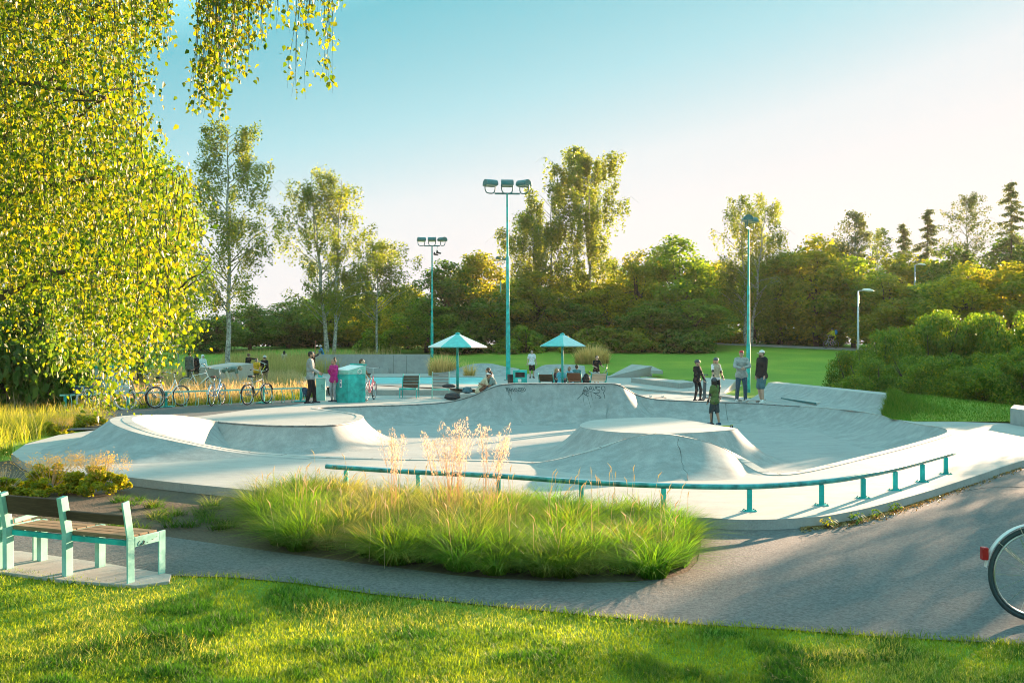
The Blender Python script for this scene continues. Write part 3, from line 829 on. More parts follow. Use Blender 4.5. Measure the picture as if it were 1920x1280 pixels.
# ---- foreground weeping birch
def near_birch():
    t = thing('weeping_birch', 'big sunlit weeping birch hanging into the left foreground and over the top edge', 'birch', (-5.6, 9.2, -.12), 0)
    base = Vector(t.location); r0 = random.Random(5); s = MB()
    s.tube(wig((0, 0, -.2), (.1, .2, 9), 7, .06, r0), [.24, .22, .2, .18, .15, .12, .08, .03], 12)
    twig = MB(); C = []; Nn = []; Ax = []
    edge = [(-400, 330), (-100, 330), (100, 322), (180, 318), (260, 338), (330, 388), (420, 402), (480, 405), (540, 398), (600, 372), (650, 355), (690, 340), (720, 325), (770, 290), (800, 260)]
    def right(v):
        for (a, ua), (b, ub) in zip(edge, edge[1:]):
            if a <= v <= b: return (-62 if 40 < v < 300 else -28) + ua + (ub - ua) * (v - a) / (b - a)
        return 0
    def strand(top, L, dens=30, spread=.05, twr=.0024, sway=None):
        sway = sway or Vector((r0.uniform(-.12, .12), r0.uniform(-.1, .1), 0))
        pts = [top + sway * (k / 4) ** 1.5 * L - Vector((0, 0, L * k / 4)) + Vector((r0.uniform(-.015, .015), r0.uniform(-.015, .015), 0)) for k in range(5)]
        twig.tube([p - base for p in pts], [twr, twr * .8, twr * .6, twr * .4, twr * .25], 4, cap=False)
        n = int(L * dens)
        for i in range(n):
            f = r0.random() * 4; k = min(3, int(f)); p = pts[k].lerp(pts[k + 1], f - k)
            o = Vector((r0.gauss(0, spread), r0.gauss(0, spread), r0.gauss(0, spread * .5)))
            C.append(tuple(p + o - base)); Nn.append((r0.gauss(0, 1), r0.gauss(0, 1) - .2, r0.gauss(0, .45) + .15))
            Ax.append((r0.gauss(0, .8), r0.gauss(0, .8), -1))
    cnt = 0
    while cnt < 2500:
        v = r0.uniform(-170, 775); rr = right(v); u = r0.uniform(-260, rr); Y = r0.uniform(5.9, 11.5)
        if v > 560 and u < 120 and r0.random() < .75: continue
        if v > 690 and (not (140 < u < 320) or r0.random() < .35): continue
        if r0.random() < .28 * vn(np.array([u * 1.0]), np.array([v * 1.0]), 90, 3)[0] + .0: continue
        L = r0.uniform(.25, .9); bot = q(u, v, Y); vt = v - L * FPX / Y
        if vt > -120 and u > min(right(vt), right((v + vt) / 2)): continue
        strand(bot + Vector((0, 0, L)), L, 56, .095, sway=Vector((r0.uniform(-.3, .3), r0.uniform(-.2, .2), 0))); cnt += 1
    # hanging sprays over the top edge
    for (u0, u1, vb, n, Y0, dn) in [(368, 402, 205, 16, 6.6, 30), (388, 432, 232, 22, 6.5, 32), (425, 470, 150, 22, 6.4, 34), (470, 508, 95, 14, 6.5, 26), (250, 325, 95, 40, 7.6, 34), (515, 545, 62, 6, 6.4, 20), (556, 590, 186, 4, 6.3, 30), (596, 628, 172, 5, 6.3, 34), (560, 628, 70, 12, 6.4, 28), (508, 640, 25, 12, 6.4, 24), (400, 520, 45, 22, 6.5, 28)]:
        for i in range(n):
            u = r0.uniform(u0, u1); v = vb - abs(r0.gauss(0, 32)) if i > 1 else vb; Y = Y0 + r0.uniform(-.3, .3)
            bot = q(u, v, Y); L = max(.25, (CAMH + 700 / FPX * Y) - bot.z + r0.uniform(-.15, .15))
            L = min(L, 1.15) if i % 3 else L
            strand(bot + Vector((0, 0, L)), L, dn, .032, sway=Vector((r0.uniform(-.12, .02), r0.uniform(-.06, .06), 0)))
    # limbs
    limbs = [((0, .1, 3.0), (2.0, -1.0, 4.5), (3.0, -2.2, 5.4)), ((.05, .1, 4.2), (2.6, -1.6, 5.2), (4.3, -2.7, 4.55)), ((0, .1, 2.6), (1.3, -1.0, 3.2), (2.6, -1.9, 3.3)), ((0, .1, 2.2), (1.0, -1.4, 2.9), (2.0, -2.4, 2.9)),
             ((0, .1, 3.4), (-.4, -1.6, 4.3), (-.6, -3.0, 4.3)), ((0, .1, 1.9), (1.5, -.4, 2.7), (2.8, -.9, 2.5)), ((0, .1, 4.6), (1.2, .6, 5.6), (2.4, .4, 6)), ((0, .1, 3.6), (1.6, -1.7, 4.0), (2.9, -2.6, 3.7))]
    lb = MB()
    for L in limbs:
        pts = catmull([Vector(p) for p in L], 4, closed=False)
        lb.tube(pts, [.045 - .037 * i / len(pts) for i in range(len(pts))], 7)
        for k in range(9):
            a = pts[r0.randint(3, len(pts) - 1)]; b = a + Vector((r0.uniform(-.7, .35), r0.uniform(-.7, .5), r0.uniform(-.25, .3)))
            lb.tube(wig(a, b, 3, .05, r0), [.012, .009, .006, .003], 5)
    s.build('trunk', m_birchbark, t, smooth=True); lb.build('branches', m_bark, t, smooth=True)
    twig.build('twigs', m_bark, t, fix=False)
    n = len(C); C = np.array(C); sz = .033 * nrs.uniform(.6, 1.3, n)
    # ovate leaf, 6 points folded along the midrib
    nm = np.array(Nn); nm /= np.linalg.norm(nm, axis=1)[:, None]
    u_ = np.array(Ax); u_ = u_ - (u_ * nm).sum(1)[:, None] * nm; u_ /= np.linalg.norm(u_, axis=1)[:, None]; v_ = np.cross(nm, u_)
    s3 = sz[:, None]
    V = np.stack([C - u_ * s3 * .5, C - u_ * s3 * .22 + v_ * s3 * .42 + nm * s3 * .10, C + u_ * s3 * .18 + v_ * s3 * .27 + nm * s3 * .05, C + u_ * s3 * .6 - nm * s3 * .08, C + u_ * s3 * .18 - v_ * s3 * .27 + nm * s3 * .05, C - u_ * s3 * .22 - v_ * s3 * .42 + nm * s3 * .10], 1)
    b = np.arange(n)[:, None] * 6
    F = np.concatenate([b + np.array([[0, 1, 2, 3]]), b + np.array([[0, 3, 4, 5]])], 0)
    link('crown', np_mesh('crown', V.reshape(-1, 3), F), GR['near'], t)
near_birch()
# trees behind the foreground birch (left side)
broad('darker full tree behind the foreground birch at the left edge', 60, 33, 150, 330, 'mid', 4, None)
broad('second tree behind the foreground birch, its crown showing right of the birch leaves', 265, 44, 212, 240, 'mid', 5, None)
bush('dark bush under the foreground birch at the left edge', 40, 31, 520, 260, 'dark', 6, None, 7000, .10)
# trees right of the picture whose shade falls across the path
def side_tree(label, x, y, h, w, mat, k):
    t = thing('leafy_tree', label, 'tree', (x, y, gz1(x, y)), rnd.uniform(0, 6), 'trees beyond the right edge of the picture')
    t.scale = (w / 6, w / 6, h / 8.1); link('crown', crown_mesh(k, mat), parent=t); link('trunk', trunk_mesh(k), parent=t)
side_tree('tall tree added beyond the right edge to shade the bowl floor', 51.5, 88, 16, 6.5, 'mid', 1)  # out-of-view tree, added to keep sun off the bowl floor
SIDE = [(17.5, 25.5, 7.2, 4.6), (20.5, 24.0, 7.5, 4.2), (24.5, 24.0, 8.0, 5.0), (17.0, 20.0, 5.2, 3.0)]
for i, (x, y, h, w) in enumerate(SIDE): side_tree('tree standing outside the right edge whose shade falls on the path', x, y, h, w, 'mid', 4 + i % 2)

# ---- grasses
m_blade = blademat('grass_blades')
m_dry = blademat('dry_grass_blades', (1.5, 1.35, .9), .45)
def pick(c, n, jit=.18):
    c = np.array(c); k = nrs.randint(0, len(c), n)
    return c[k] * nrs.uniform(1 - jit, 1 + jit, (n, 1))
# foreground lawn
edge_uv = [(-700, 1015), (0, 1066), (120, 1086), (255, 1096), (318, 1086), (330, 1079), (440, 1082), (560, 1092), (700, 1113), (900, 1133), (1130, 1155), (1280, 1168), (1470, 1179), (1600, 1189), (1750, 1198), (1920, 1207), (2100, 1224), (2400, 1250)]
n = 165000
uu = nrs.uniform(-200, 2230, n); vv = 1040 + 300 * nrs.uniform(0, 1, n) ** .9
ev = np.interp(uu, [e[0] for e in edge_uv], [e[1] for e in edge_uv])
ok = vv > ev - 2 + nrs.normal(0, 2, n); uu, vv, ev = uu[ok], vv[ok], ev[ok]; n = len(uu)
Y = FPX * (CAMH + .128) / (vv - HZ); base = np.c_[(uu - 960) / FPX * Y, Y, np.full(n, -.13)]
pat = vn(base[:, 0], base[:, 1], .55, 1) * .6 + vn(base[:, 0], base[:, 1], .17, 2) * .4
pat2 = vn(base[:, 0], base[:, 1], .9, 5)
h = .016 + .034 * pat + .014 * nrs.uniform(0, 1, n); h *= 1 + .5 * (vv < ev + 9) * nrs.uniform(0, 1, n)
c1 = np.array([.035, .105, .012]); c2 = np.array([.26, .29, .022]); c3 = np.array([.36, .33, .10])  # c2 paints the yellow of sunlit tips into the blades
tus = np.clip((vn(base[:, 0], base[:, 1], .30, 11) - .56) * 5, 0, 1) * np.clip((vn(base[:, 0], base[:, 1], 1.3, 12) - .3) * 3, 0, 1); h *= 1 + .9 * tus
w_ = np.clip(1.45 - pat * 1.8 - .9 * tus + nrs.normal(0, .16, n), 0, 1)[:, None]
col = c1 * (1 - w_) + c2 * w_
dry = (np.clip((pat2 - .58) * 2.2, 0, .5) > nrs.uniform(0, 1, n))[:, None]
col = np.where(dry, c3 * nrs.uniform(.7, 1.2, (n, 1)), col) * nrs.uniform(.8, 1.2, (n, 1))
tag(blades('lawn_blades', base, h, nrs.uniform(0, 6.28, n), nrs.uniform(.2, 1.2, n), nrs.uniform(.004, .009, n), col, m_blade), 'short sunlit lawn grass with dry patches in the foreground', 'grass', kind='stuff')
# ornamental grass bed
def clumps(cs, per, rad, hh, colset, tips, wd, bend=(.35, 1.25), z=-.12):
    B, H, A, Bd, Wd, Cc, Tc = [], [], [], [], [], [], []
    for (x, y, sc, ci) in cs:
        k = int(per * sc); an = nrs.uniform(0, 6.28, k); r = rad * sc * nrs.uniform(0, 1, k) ** .6
        B.append(np.c_[x + np.cos(an) * r, y + np.sin(an) * r, np.full(k, z)])
        H.append(hh * sc * nrs.uniform(.6, 1.15, k)); A.append(an + nrs.normal(0, .5, k)); Bd.append(nrs.uniform(*bend, k)); Wd.append(nrs.uniform(.6, 1.2, k) * wd)
        fc = nrs.uniform(.62, 1.2) * np.array([nrs.uniform(.85, 1.2), 1, 1]); Cc.append(pick(colset[ci], k) * fc); Tc.append(pick(tips[ci], k) * fc)
    return [np.concatenate(a) for a in (B, H, A, Bd, Wd, Cc, Tc)]
GRN = [(.045, .12, .014), (.075, .17, .018), (.11, .21, .022), (.06, .14, .016)]
GRNT = [(.15, .27, .022), (.20, .29, .03), (.10, .22, .02)]
TAN = [(.14, .15, .045), (.22, .18, .08), (.09, .13, .025), (.06, .14, .016)]
TANT = [(.36, .30, .15), (.44, .36, .20), (.18, .23, .05)]
bedpoly = np.array([(462, 1008), (455, 945), (560, 932), (700, 943), (1000, 962), (1200, 972), (1272, 988), (1284, 1030), (1268, 1066), (1245, 1080), (1100, 1085), (920, 1078), (760, 1060), (600, 1040)], float)
cs = []; r0 = random.Random(9); tries = 0
while len(cs) < 150 and tries < 20000:
    tries += 1
    u, v = r0.uniform(405, 1310), r0.uniform(925, 1092)
    if not in_poly(np.array([[u, v]]), bedpoly)[0]: continue
    p = g(u, v, -.12)
    if any((p.x - a) ** 2 + (p.y - b) ** 2 < .185 ** 2 for a, b, *_ in cs): continue
    tanp = 1 if (610 < u < 950 and v < 1045 and r0.random() < (.85 if v < 1000 else .5)) or (u < 640 and r0.random() < .06) or r0.random() < .08 else 0
    cs.append((p.x, p.y, r0.uniform(.75, 1.1) * (1 - .22 * max(0, (u - 1050) / 250)), tanp))
B, H, A, Bd, Wd, Cc, Tc = clumps(cs, 430, .14, .50, [GRN, TAN], [GRNT, TANT], .0088, (.45, 1.9))
tag(blades('ornamental_grass', B, H, A, Bd, Wd, Cc, m_blade, 3, tipcol=Tc), 'dense bed of arching green and straw coloured grass beside the curved rail', 'grass', kind='stuff')
# seed spikes over the bed
def spikes(name, pts, parent=None, base=None, hh=(.55, .75), m=m_dry, col=((.50, .46, .32), (.56, .50, .36)), hl=.09, r=.006, lean=.28):
    s = MB(); V = []; cc = []
    for p in pts:
        p = Vector(p) - (Vector(base) if base else Vector()); L = rnd.uniform(*hh); a = rnd.uniform(0, 6.28); ln = rnd.uniform(.05, lean)
        d = Vector((math.cos(a) * ln, math.sin(a) * ln, 1)) * L
        s.tube([p, p + d * .55, p + d * 1.0], [.0022, .0018, .0014], 4)
        t = p + d; s.tube([t - d.normalized() * hl * .1, t + d.normalized() * hl * .35, t + d.normalized() * hl + Vector((math.cos(a), math.sin(a), -.4)) * hl * .35], [r * .5, r, r * .25], 6)
    me = s.mesh(name); at = me.color_attributes.new('col', 'FLOAT_COLOR', 'POINT')
    c = rnd.choice(col); at.data.foreach_set('color', np.tile(np.array([*c, 1], np.float32), len(me.vertices)))
    return link(name, me, m, parent)
pts = []
for i in range(120):
    c = r0.choice(cs); pts.append((c[0] + r0.gauss(0, .12), c[1] + r0.gauss(0, .12), -.12))
tag(spikes('grass_seed_heads', pts, hh=(.38, .62)), 'pale bristly seed spikes nodding over the grass bed', 'grass', kind='stuff')
m_plume = plain('plume_straw', (.62, .47, .33), .7, var=.2, scale=30)
m_plume2, nt_, out_ = newmat('plume_glow')
d_ = N(nt_, 'ShaderNodeBsdfDiffuse'); d_.inputs[0].default_value = (.55, .42, .28, 1); t_ = N(nt_, 'ShaderNodeBsdfTranslucent'); t_.inputs[0].default_value = (.75, .55, .36, 1)
x_ = N(nt_, 'ShaderNodeMixShader', Fac=.55); nt_.links.new(d_.outputs[0], x_.inputs[1]); nt_.links.new(t_.outputs[0], x_.inputs[2]); nt_.links.new(x_.outputs[0], out_.inputs[0])
def plumes(label, u, v, spec):
    p0 = g(u, v, -.12); t = thing('feather_grass', label, 'grass clump', p0, 0, 'tall feathery grasses in the front bed')
    s = MB(); C, Nn, Ax = [], [], []
    for (ut, vt) in spec:
        Y = p0.y + r0.uniform(-.25, .25); top = q(ut, vt, Y) - p0; b = Vector((r0.gauss(0, .07), r0.gauss(0, .07), 0))
        mid = b.lerp(top, .55) + Vector((0, 0, .10)); pts = catmull([b, mid, top], 5, closed=False)
        s.tube(pts, [.0026 - .0016 * i / len(pts) for i in range(len(pts))], 4)
        d = (top - mid).normalized()
        for i in range(120):
            f = r0.random(); c = top - d * (f * .40); sp = .012 + .060 * math.sin(math.pi * min(1, f * 1.05)) ** .8
            a = r0.uniform(0, 6.28); o = Vector((math.cos(a), math.sin(a) * .8, .55)) * sp * r0.random() ** .4
            C.append(tuple(c + o)); Ax.append((o.x * 8, o.y * 8, .6)); Nn.append((r0.gauss(0, 1), r0.gauss(0, 1), r0.gauss(0, .4)))
    s.build('stems', m_plume2, t, fix=False)
    V, F = leaf_arr(np.array(C), np.array(Nn), nrs.uniform(.016, .034, len(C)), .0055, roll=np.array(Ax))
    link('plumes', np_mesh('plumes', V, F), m_plume2, t)
def fan(us, vs, n): return [(r0.uniform(*us), r0.uniform(*vs)) for _ in range(n)]
plumes('shorter pair of feathery straw plumes at the left of the front bed', 740, 990, fan((705, 765), (798, 835), 9))
plumes('tallest feathery straw plumes in the middle of the front bed', 850, 985, fan((790, 880), (782, 830), 17) + fan((815, 905), (800, 850), 8))
plumes('feathery straw plumes on the right side of the front bed', 915, 990, fan((895, 958), (782, 836), 12))
# small tufts on the soil
cs2 = []
for i in range(26):
    u = r0.uniform(215, 430); v = r0.uniform(926 + (u - 230) * .11, 1000)
    p = g(u, v, -.12); cs2.append((p.x, p.y, r0.uniform(.45, .9), 1 if r0.random() < .15 else 0))
for i in range(14):
    u, v = r0.uniform(-60, 330), r0.uniform(945, 1003); p = g(u, v, -.12); cs2.append((p.x, p.y, r0.uniform(.4, .8), 0))
B, H, A, Bd, Wd, Cc, Tc = clumps(cs2, 110, .14, .24, [[(.03, .08, .012), (.05, .11, .016)], TAN], [[(.06, .12, .02), (.1, .15, .03)], TANT], .008, (.6, 1.6))
tag(blades('soil_tufts', B, H, A, Bd, Wd, Cc, m_blade, 3, tipcol=Tc), 'low scattered grass tufts on the bare soil behind the bench', 'grass', kind='stuff')
# tall yellow grass at the left bed
def scatter(poly, n, z, hh, wd, cols, tips, name, label, m=m_blade, bend=(.1, .7), seg=2, clump=None):
    P = np.array(poly, float); lo, hi = P.min(0), P.max(0); out = np.zeros((0, 2))
    while len(out) < n:
        c = nrs.uniform(lo, hi, (n * 2, 2)); c = c[in_poly(c, poly)]
        if clump is not None: c = c[vn(c[:, 0], c[:, 1], clump, 8) > nrs.uniform(.15, .75, len(c))]
        out = np.r_[out, c]
    out = out[:n]; zz = gz(out) if z is None else np.full(n, z)
    B = np.c_[out, zz - .02]
    return tag(blades(name, B, nrs.uniform(*hh, n), nrs.uniform(0, 6.28, n), nrs.uniform(*bend, n), nrs.uniform(.7, 1.3, n) * wd, pick(cols, n), m, seg, tipcol=pick(tips, n)), label, 'grass', kind='stuff')
scatter(P2([(-250, 895), (15, 862), (25, 846), (60, 828), (125, 812), (200, 802), (190, 795), (-250, 800)], -.1), 9000, -.10, (.35, .75), .014, [(.10, .15, .02), (.16, .18, .03), (.07, .12, .015)], [(.34, .30, .06), (.26, .26, .04), (.42, .33, .12)], 'tall_grass', 'tall yellow green grass along the left end of the skatepark slab', clump=.6)
MEAD = P2([(-500, 782), (-500, 705), (250, 704), (545, 707), (600, 724), (604, 741), (560, 747), (300, 762), (100, 773)], 0)
scatter(MEAD, 42000, None, (.35, .85), .024, [(.18, .18, .06), (.28, .22, .10), (.12, .16, .03), (.34, .26, .14)], [(.58, .42, .24), (.48, .37, .20), (.64, .49, .30)], 'dry_meadow', 'dry straw coloured meadow behind the bicycle rack', m_dry, clump=1.4)
scatter([(-19, 62), (-24, 84), (-9, 84), (-12.6, 70), (-13.5, 62)], 5200, None, (.7, 1.35), .04, [(.22, .21, .06), (.15, .18, .04)], [(.55, .42, .18), (.44, .37, .14)], 'far_tall_grass', 'tall pale grass in front of the far lawn', m_dry, (.05, .35))
EDGE = P2([(-300, 778), (100, 774), (300, 763), (560, 748), (600, 741), (600, 736), (560, 742), (300, 756), (100, 766), (-300, 772)], 0)
scatter(EDGE, 5000, None, (.12, .4), .022, [(.05, .10, .015), (.09, .13, .02)], [(.13, .17, .03), (.24, .2, .06)], 'verge_grass', 'green verge grass growing under the bicycle rack')
def gclump(label, u, v, Y, h, w, n, seed):
    p = q(u, v, Y); p.z = gz1(p.x, p.y); t = thing('tall_grass_clump', label, 'grass clump', p, 0, 'tall straw grass clumps behind the plaza')
    an = nrs.uniform(0, 6.28, n); r = w * .5 * nrs.uniform(0, 1, n) ** .6; B = np.c_[np.cos(an) * r, np.sin(an) * r * .6, np.full(n, -.05)]
    blades('blades', B, h * (.35 + .75 * nrs.uniform(0, 1, n) ** .7) * (1.1 - .35 * (r / (w * .5)) ** 2), an, nrs.uniform(.02, .5, n), np.full(n, .04), pick([(.30, .28, .07), (.46, .36, .14)], n), m_dry, 3, t, pick([(.80, .56, .28), (.74, .52, .24)], n))
gclump('tall straw coloured grass clump beside the right end of the long grey wall', 830, 703, 66, 1.45, 1.9, 900, 1)
gclump('round golden grass clump on the lawn right of the right parasol', 1110, 688, 76, 1.5, 2.6, 1500, 2)
gclump('thin tuft of straw grass between the left parasol and the tall mast', 880, 702, 62, 1.1, .8, 160, 3)
# yellow flowering perennials at the left
m_flow = leafmat('yellow_flowers', [(0, (.55, .36, .04)), (.6, (.62, .44, .10)), (1, (.60, .42, .22))], (1.2, 1.1, .7), .5)
def perennial(label, u, v, z, w, h, k, n=3400, fl=1700):
    p = g(u, v, z); t = thing('flowering_shrub', label, 'shrub', p, 0, 'yellow flowering shrubs at the left')
    t.scale = (w / 2, w / 2.4, h)
    V, F = bush_proto(k, n, .11, 26); link('foliage', np_mesh('foliage', V * np.array([1, 1, .85]), F), GR['gold'], t)
    r = random.Random(k); s = MB(); C = []
    for i in range(46):
        a = r.uniform(0, 6.28); rr = r.uniform(0, .95) ** .7; top = Vector((math.cos(a) * rr, math.sin(a) * rr, r.uniform(.72, .98)))
        s.tube([top * .3, top], [.006, .003], 4)
        for j in range(int(fl / 46)): C.append(tuple(top + Vector((r.gauss(0, .07), r.gauss(0, .07), r.gauss(-.08, .10)))))
    V, F = leaf_arr(np.array(C), rdir(len(C)), .032, .024); tag(link('flowers', np_mesh('flowers', V, F), m_flow, t), kind='stuff'); s.build('stems', m_plume, t, fix=False)
perennial('yellow flowering shrub behind the bench, nearest the slab kerb', 190, 925, -.12, .95, .56, 61)
perennial('yellow flowering shrub behind the left end of the bench', 95, 925, -.12, 1.15, .54, 62)
perennial('leafy shrub cut by the left edge behind the bench', 5, 930, -.12, .9, .40, 63, fl=200)
perennial('small yellow bush at the back left corner of the slab', 172, 806, -.1, 1.3, .55, 64)
perennial('smaller yellow bush left of the back corner of the slab', 108, 818, -.1, .9, .45, 65)
# weeds and dry leaves along the kerb
def weed(label, u, v, sc):
    p = g(u, v, -.116); t = thing('weed', label, 'weed', p, rnd.uniform(0, 6), 'weeds along the kerb')
    r = random.Random(u); C, Nn, Ax = [], [], []
    for i in range(26):
        a = r.uniform(0, 6.28); rr = r.uniform(.02, .10); C.append((math.cos(a) * rr, math.sin(a) * rr, r.uniform(.02, .13))); Nn.append((math.cos(a) * .6, math.sin(a) * .6, 1)); Ax.append((math.cos(a), math.sin(a), .5))
    V, F = leaf_arr(np.array(C), np.array(Nn), nrs.uniform(.05, .09, 26), .028, roll=np.array(Ax)); V *= sc
    link('leaves', np_mesh('leaves', V, F), GR['gold'] if u % 2 else GR['hedge'], t)
    s = MB(); 
    for i in range(0, 26, 4): s.tube([(0, 0, 0), tuple(np.array(C[i]) * sc)], .003, 4)
    s.build('stalks', m_bark, t, fix=False)
weed('low leafy weed at the kerb below the sixth rail post', 1553, 990, 1.0)
weed('yellowish weed at the kerb, second from the leftmost weed', 1604, 981, 1.0)
weed('small green weed at the kerb between the two yellowish ones', 1640, 972, .8)
weed('rightmost yellow weed at the kerb', 1678, 961, .95)
kerb_uv = [(1310, 992), (1400, 990), (1500, 984), (1600, 973), (1660, 957), (1740, 931), (1840, 893), (1915, 868)]
n = 2600; tt = nrs.uniform(1500, 1915, n); kv = np.interp(tt, [a for a, _ in kerb_uv], [b for _, b in kerb_uv]) + np.abs(nrs.normal(0, 4.5, n)) + 3
Yk = FPX * (CAMH + .112) / (kv - HZ); C = np.c_[(tt - 960) / FPX * Yk, Yk, np.full(n, -.105)]
V, F = leaf_arr(C, rdir(n, 1.5), nrs.uniform(.02, .05, n), .022)
m_litter = leafmat('leaf_litter', [(0, (.30, .20, .07)), (.5, (.42, .28, .10)), (1, (.2, .12, .05))], (1, .9, .6), .2)
tag(link('leaf_litter', np_mesh('leaf_litter', V, F), m_litter), 'fallen dry leaves gathered along the kerb', 'leaves', kind='stuff')
# ================================================================== furniture, ramps, masts, bikes
def woodmat(name, a, b, c):
    m, nt, out = newmat(name)
    p = N(nt, 'ShaderNodeBsdfPrincipled', Roughness=.75); p.inputs['Specular IOR Level'].default_value = .25
    f = noise(nt, 5, 6, .7, 'Object', (1.2, 14, 14)); h = noise(nt, 1.1, 3, .5, 'World')
    col = mix(nt, .4, ramp(nt, f, [(.3, a), (.5, b), (.72, c)]), ramp(nt, h, [(.3, a), (.7, c)]))
    nt.links.new(col, p.inputs['Base Color']); nt.links.new(bump(nt, f, .4, .004), p.inputs['Normal'])
    nt.links.new(p.outputs[0], out.inputs[0]); return m
m_seatwood = woodmat('weathered_seat_wood', (.13, .085, .05), (.26, .18, .105), (.36, .27, .17))
m_darkwood = woodmat('dark_stained_wood', (.035, .022, .015), (.07, .045, .03), (.13, .09, .06))
m_greywood = woodmat('grey_weathered_wood', (.15, .155, .15), (.24, .245, .235), (.34, .34, .32))
m_redwood = woodmat('reddish_wood', (.12, .05, .03), (.2, .085, .05), (.3, .15, .09))
m_palewood = woodmat('pale_wood', (.36, .3, .22), (.5, .44, .35), (.62, .56, .47))
m_ink = plain('black_ink', (.012, .02, .022), .6)
m_inkg = plain('graffiti_paint', (.018, .05, .055), .6)

# ---- teal bench in the foreground
def bench(label, origin, rz, span=.72, mods=2):
    t = thing('park_bench', label, 'bench', origin, rz, 'teal benches')
    D = .38; SH = .385
    def frame(x, nm, under):
        s = MB()
        w = .014 if not under else .05; pl = .082
        s.hull6([(x - w / 2, -.041, 0), (x + w / 2, -.041, 0), (x + w / 2, .041, 0), (x - w / 2, .041, 0)], [(x - w / 2, -.045, SH), (x + w / 2, -.045, SH), (x + w / 2, .037, SH), (x - w / 2, .037, SH)])
        s.hull6([(x - w / 2, -.045, SH), (x + w / 2, -.045, SH), (x + w / 2, .037, SH), (x - w / 2, .037, SH)], [(x - w / 2, -.105, .70), (x + w / 2, -.105, .70), (x + w / 2, -.025, .715), (x - w / 2, -.025, .715)])
        s.build('rear_leg', m_teal_pale, t, bevel=.004)
        s = MB(); s.box((x, D, (SH + .004) / 2), (w, pl, SH + .004)); s.build('front_leg', m_teal_pale, t, bevel=.004)
        s = MB(); s.box((x, D / 2 + .0, SH - .042), (w, D - .085, .088)); s.build('arm_rail', m_teal_pale, t, bevel=.004)
    for i in range(mods + 1): frame(i * span, i, i > 0)
    for i in range(mods):
        x0 = i * span + .03; x1 = (i + 1) * span - .03
        if i < 0: pass
        for k in range(3):
            y = .075 + k * .112
            s = MB(); s.box(((x0 + x1) / 2, y, SH - .004), (x1 - x0, .104, .034)); s.build('seat_plank', m_seatwood, t, bevel=.006)
        s = MB(); s.box(((x0 + x1) / 2, .03, SH - .052), (x1 - x0, .03, .045)); s.build('seat_beam', m_teal, t)
        s = MB(); s.box(((x0 + x1) / 2, .36, SH - .052), (x1 - x0, .03, .045)); s.build('seat_beam', m_teal, t)
        b = MB(); hgt = .17 if i == 1 else .085
        M = Matrix.Rotation(R(10), 3, 'X')
        b.box(((x0 + x1) / 2, -.03, .60 if i == 1 else .545), (x1 - x0, .032, hgt), M); b.build('back_board', m_darkwood, t, bevel=.006)
        if i == 1:
            s = MB(); s.bar((x1, .04, SH + .05), (x1, .3, SH + .075), .012, .04); s.bar((x1, .3, SH + .055), (x1, .3, SH + .15), .03, .012); s.build('armrest', m_teal_pale, t)
    return t
# the near end of the bench: rear foot about (-3.27, 8.64), the bench runs away to the left
bo = Vector((-3.29, 8.60, -.105)); bang = math.atan2(.36, -.95)
b1 = bench('teal bench with worn wooden seat and dark back boards at the left, on its footing', bo, 0)
# local x runs along the bench away from us, local y towards the seat front
ax = Vector((-.925, .38, 0)).normalized(); ay = Vector((.38, .925, 0)).normalized()
def frame_mat(o, x, y):
    M = Matrix(((x.x, y.x, 0, o.x), (x.y, y.y, 0, o.y), (0, 0, 1, o.z), (0, 0, 0, 1))); return M
# mirrored frame: build with x reversed so that the matrix stays a rotation
for ob in b1.children:
    me = ob.data
    for v in me.vertices: v.co.x = -v.co.x
    me.flip_normals()
b1.rotation_euler = (0, 0, math.atan2(-ax.y, -ax.x)); b1.location = bo
b2 = copy_tree(b1); b2['label'] = 'second teal bench butted against the first, cut by the left edge'
b2.location = bo + ax * (2 * .72 + .075)
# scribble on the end rail
def strokes(name, lines, to3, r, m, parent=None, n=5):
    s = MB()
    for ln in lines:
        pts = [to3(*p) for p in (catmull([Vector((a, b, 0)) for a, b in ln], 4, closed=False) if len(ln) > 2 else [Vector((a, b, 0)) for a, b in ln])[:]] if False else None
        P = [Vector((a, b, 0)) for a, b in ln]
        P = catmull(P, 4, closed=False) if len(P) > 2 else P
        s.tube([to3(p.x, p.y) for p in P], r, n)
    return s.build(name, m, parent)
inv = Matrix.Rotation(-b1.rotation_euler.z, 3, 'Z')
strokes('scribble', [[(.30, .8), (.12, .55), (.10, .2), (.32, .1), (.42, .4)], [(.42, .4), (.36, .1), (.5, .1), (.55, .5)], [(.55, .5), (.58, .1), (.68, .3), (.72, .8)], [(.72, .8), (.74, .2)], [(.78, .6), (.9, .6), (.8, .2), (1.0, .15)]],
        lambda u, v: Vector((.0085, .07 + u * .10, .30 + v * .055)), .0022, m_ink, b1)
strokes('scribble', [[(0, 0), (.1, .02)], [(.45, .25), (.62, .28)], [(.85, .5), (.95, .48)]], lambda u, v: Vector((.0085, .19 + u * .13, .318 + v * .06)), .0026, m_ink, b1)

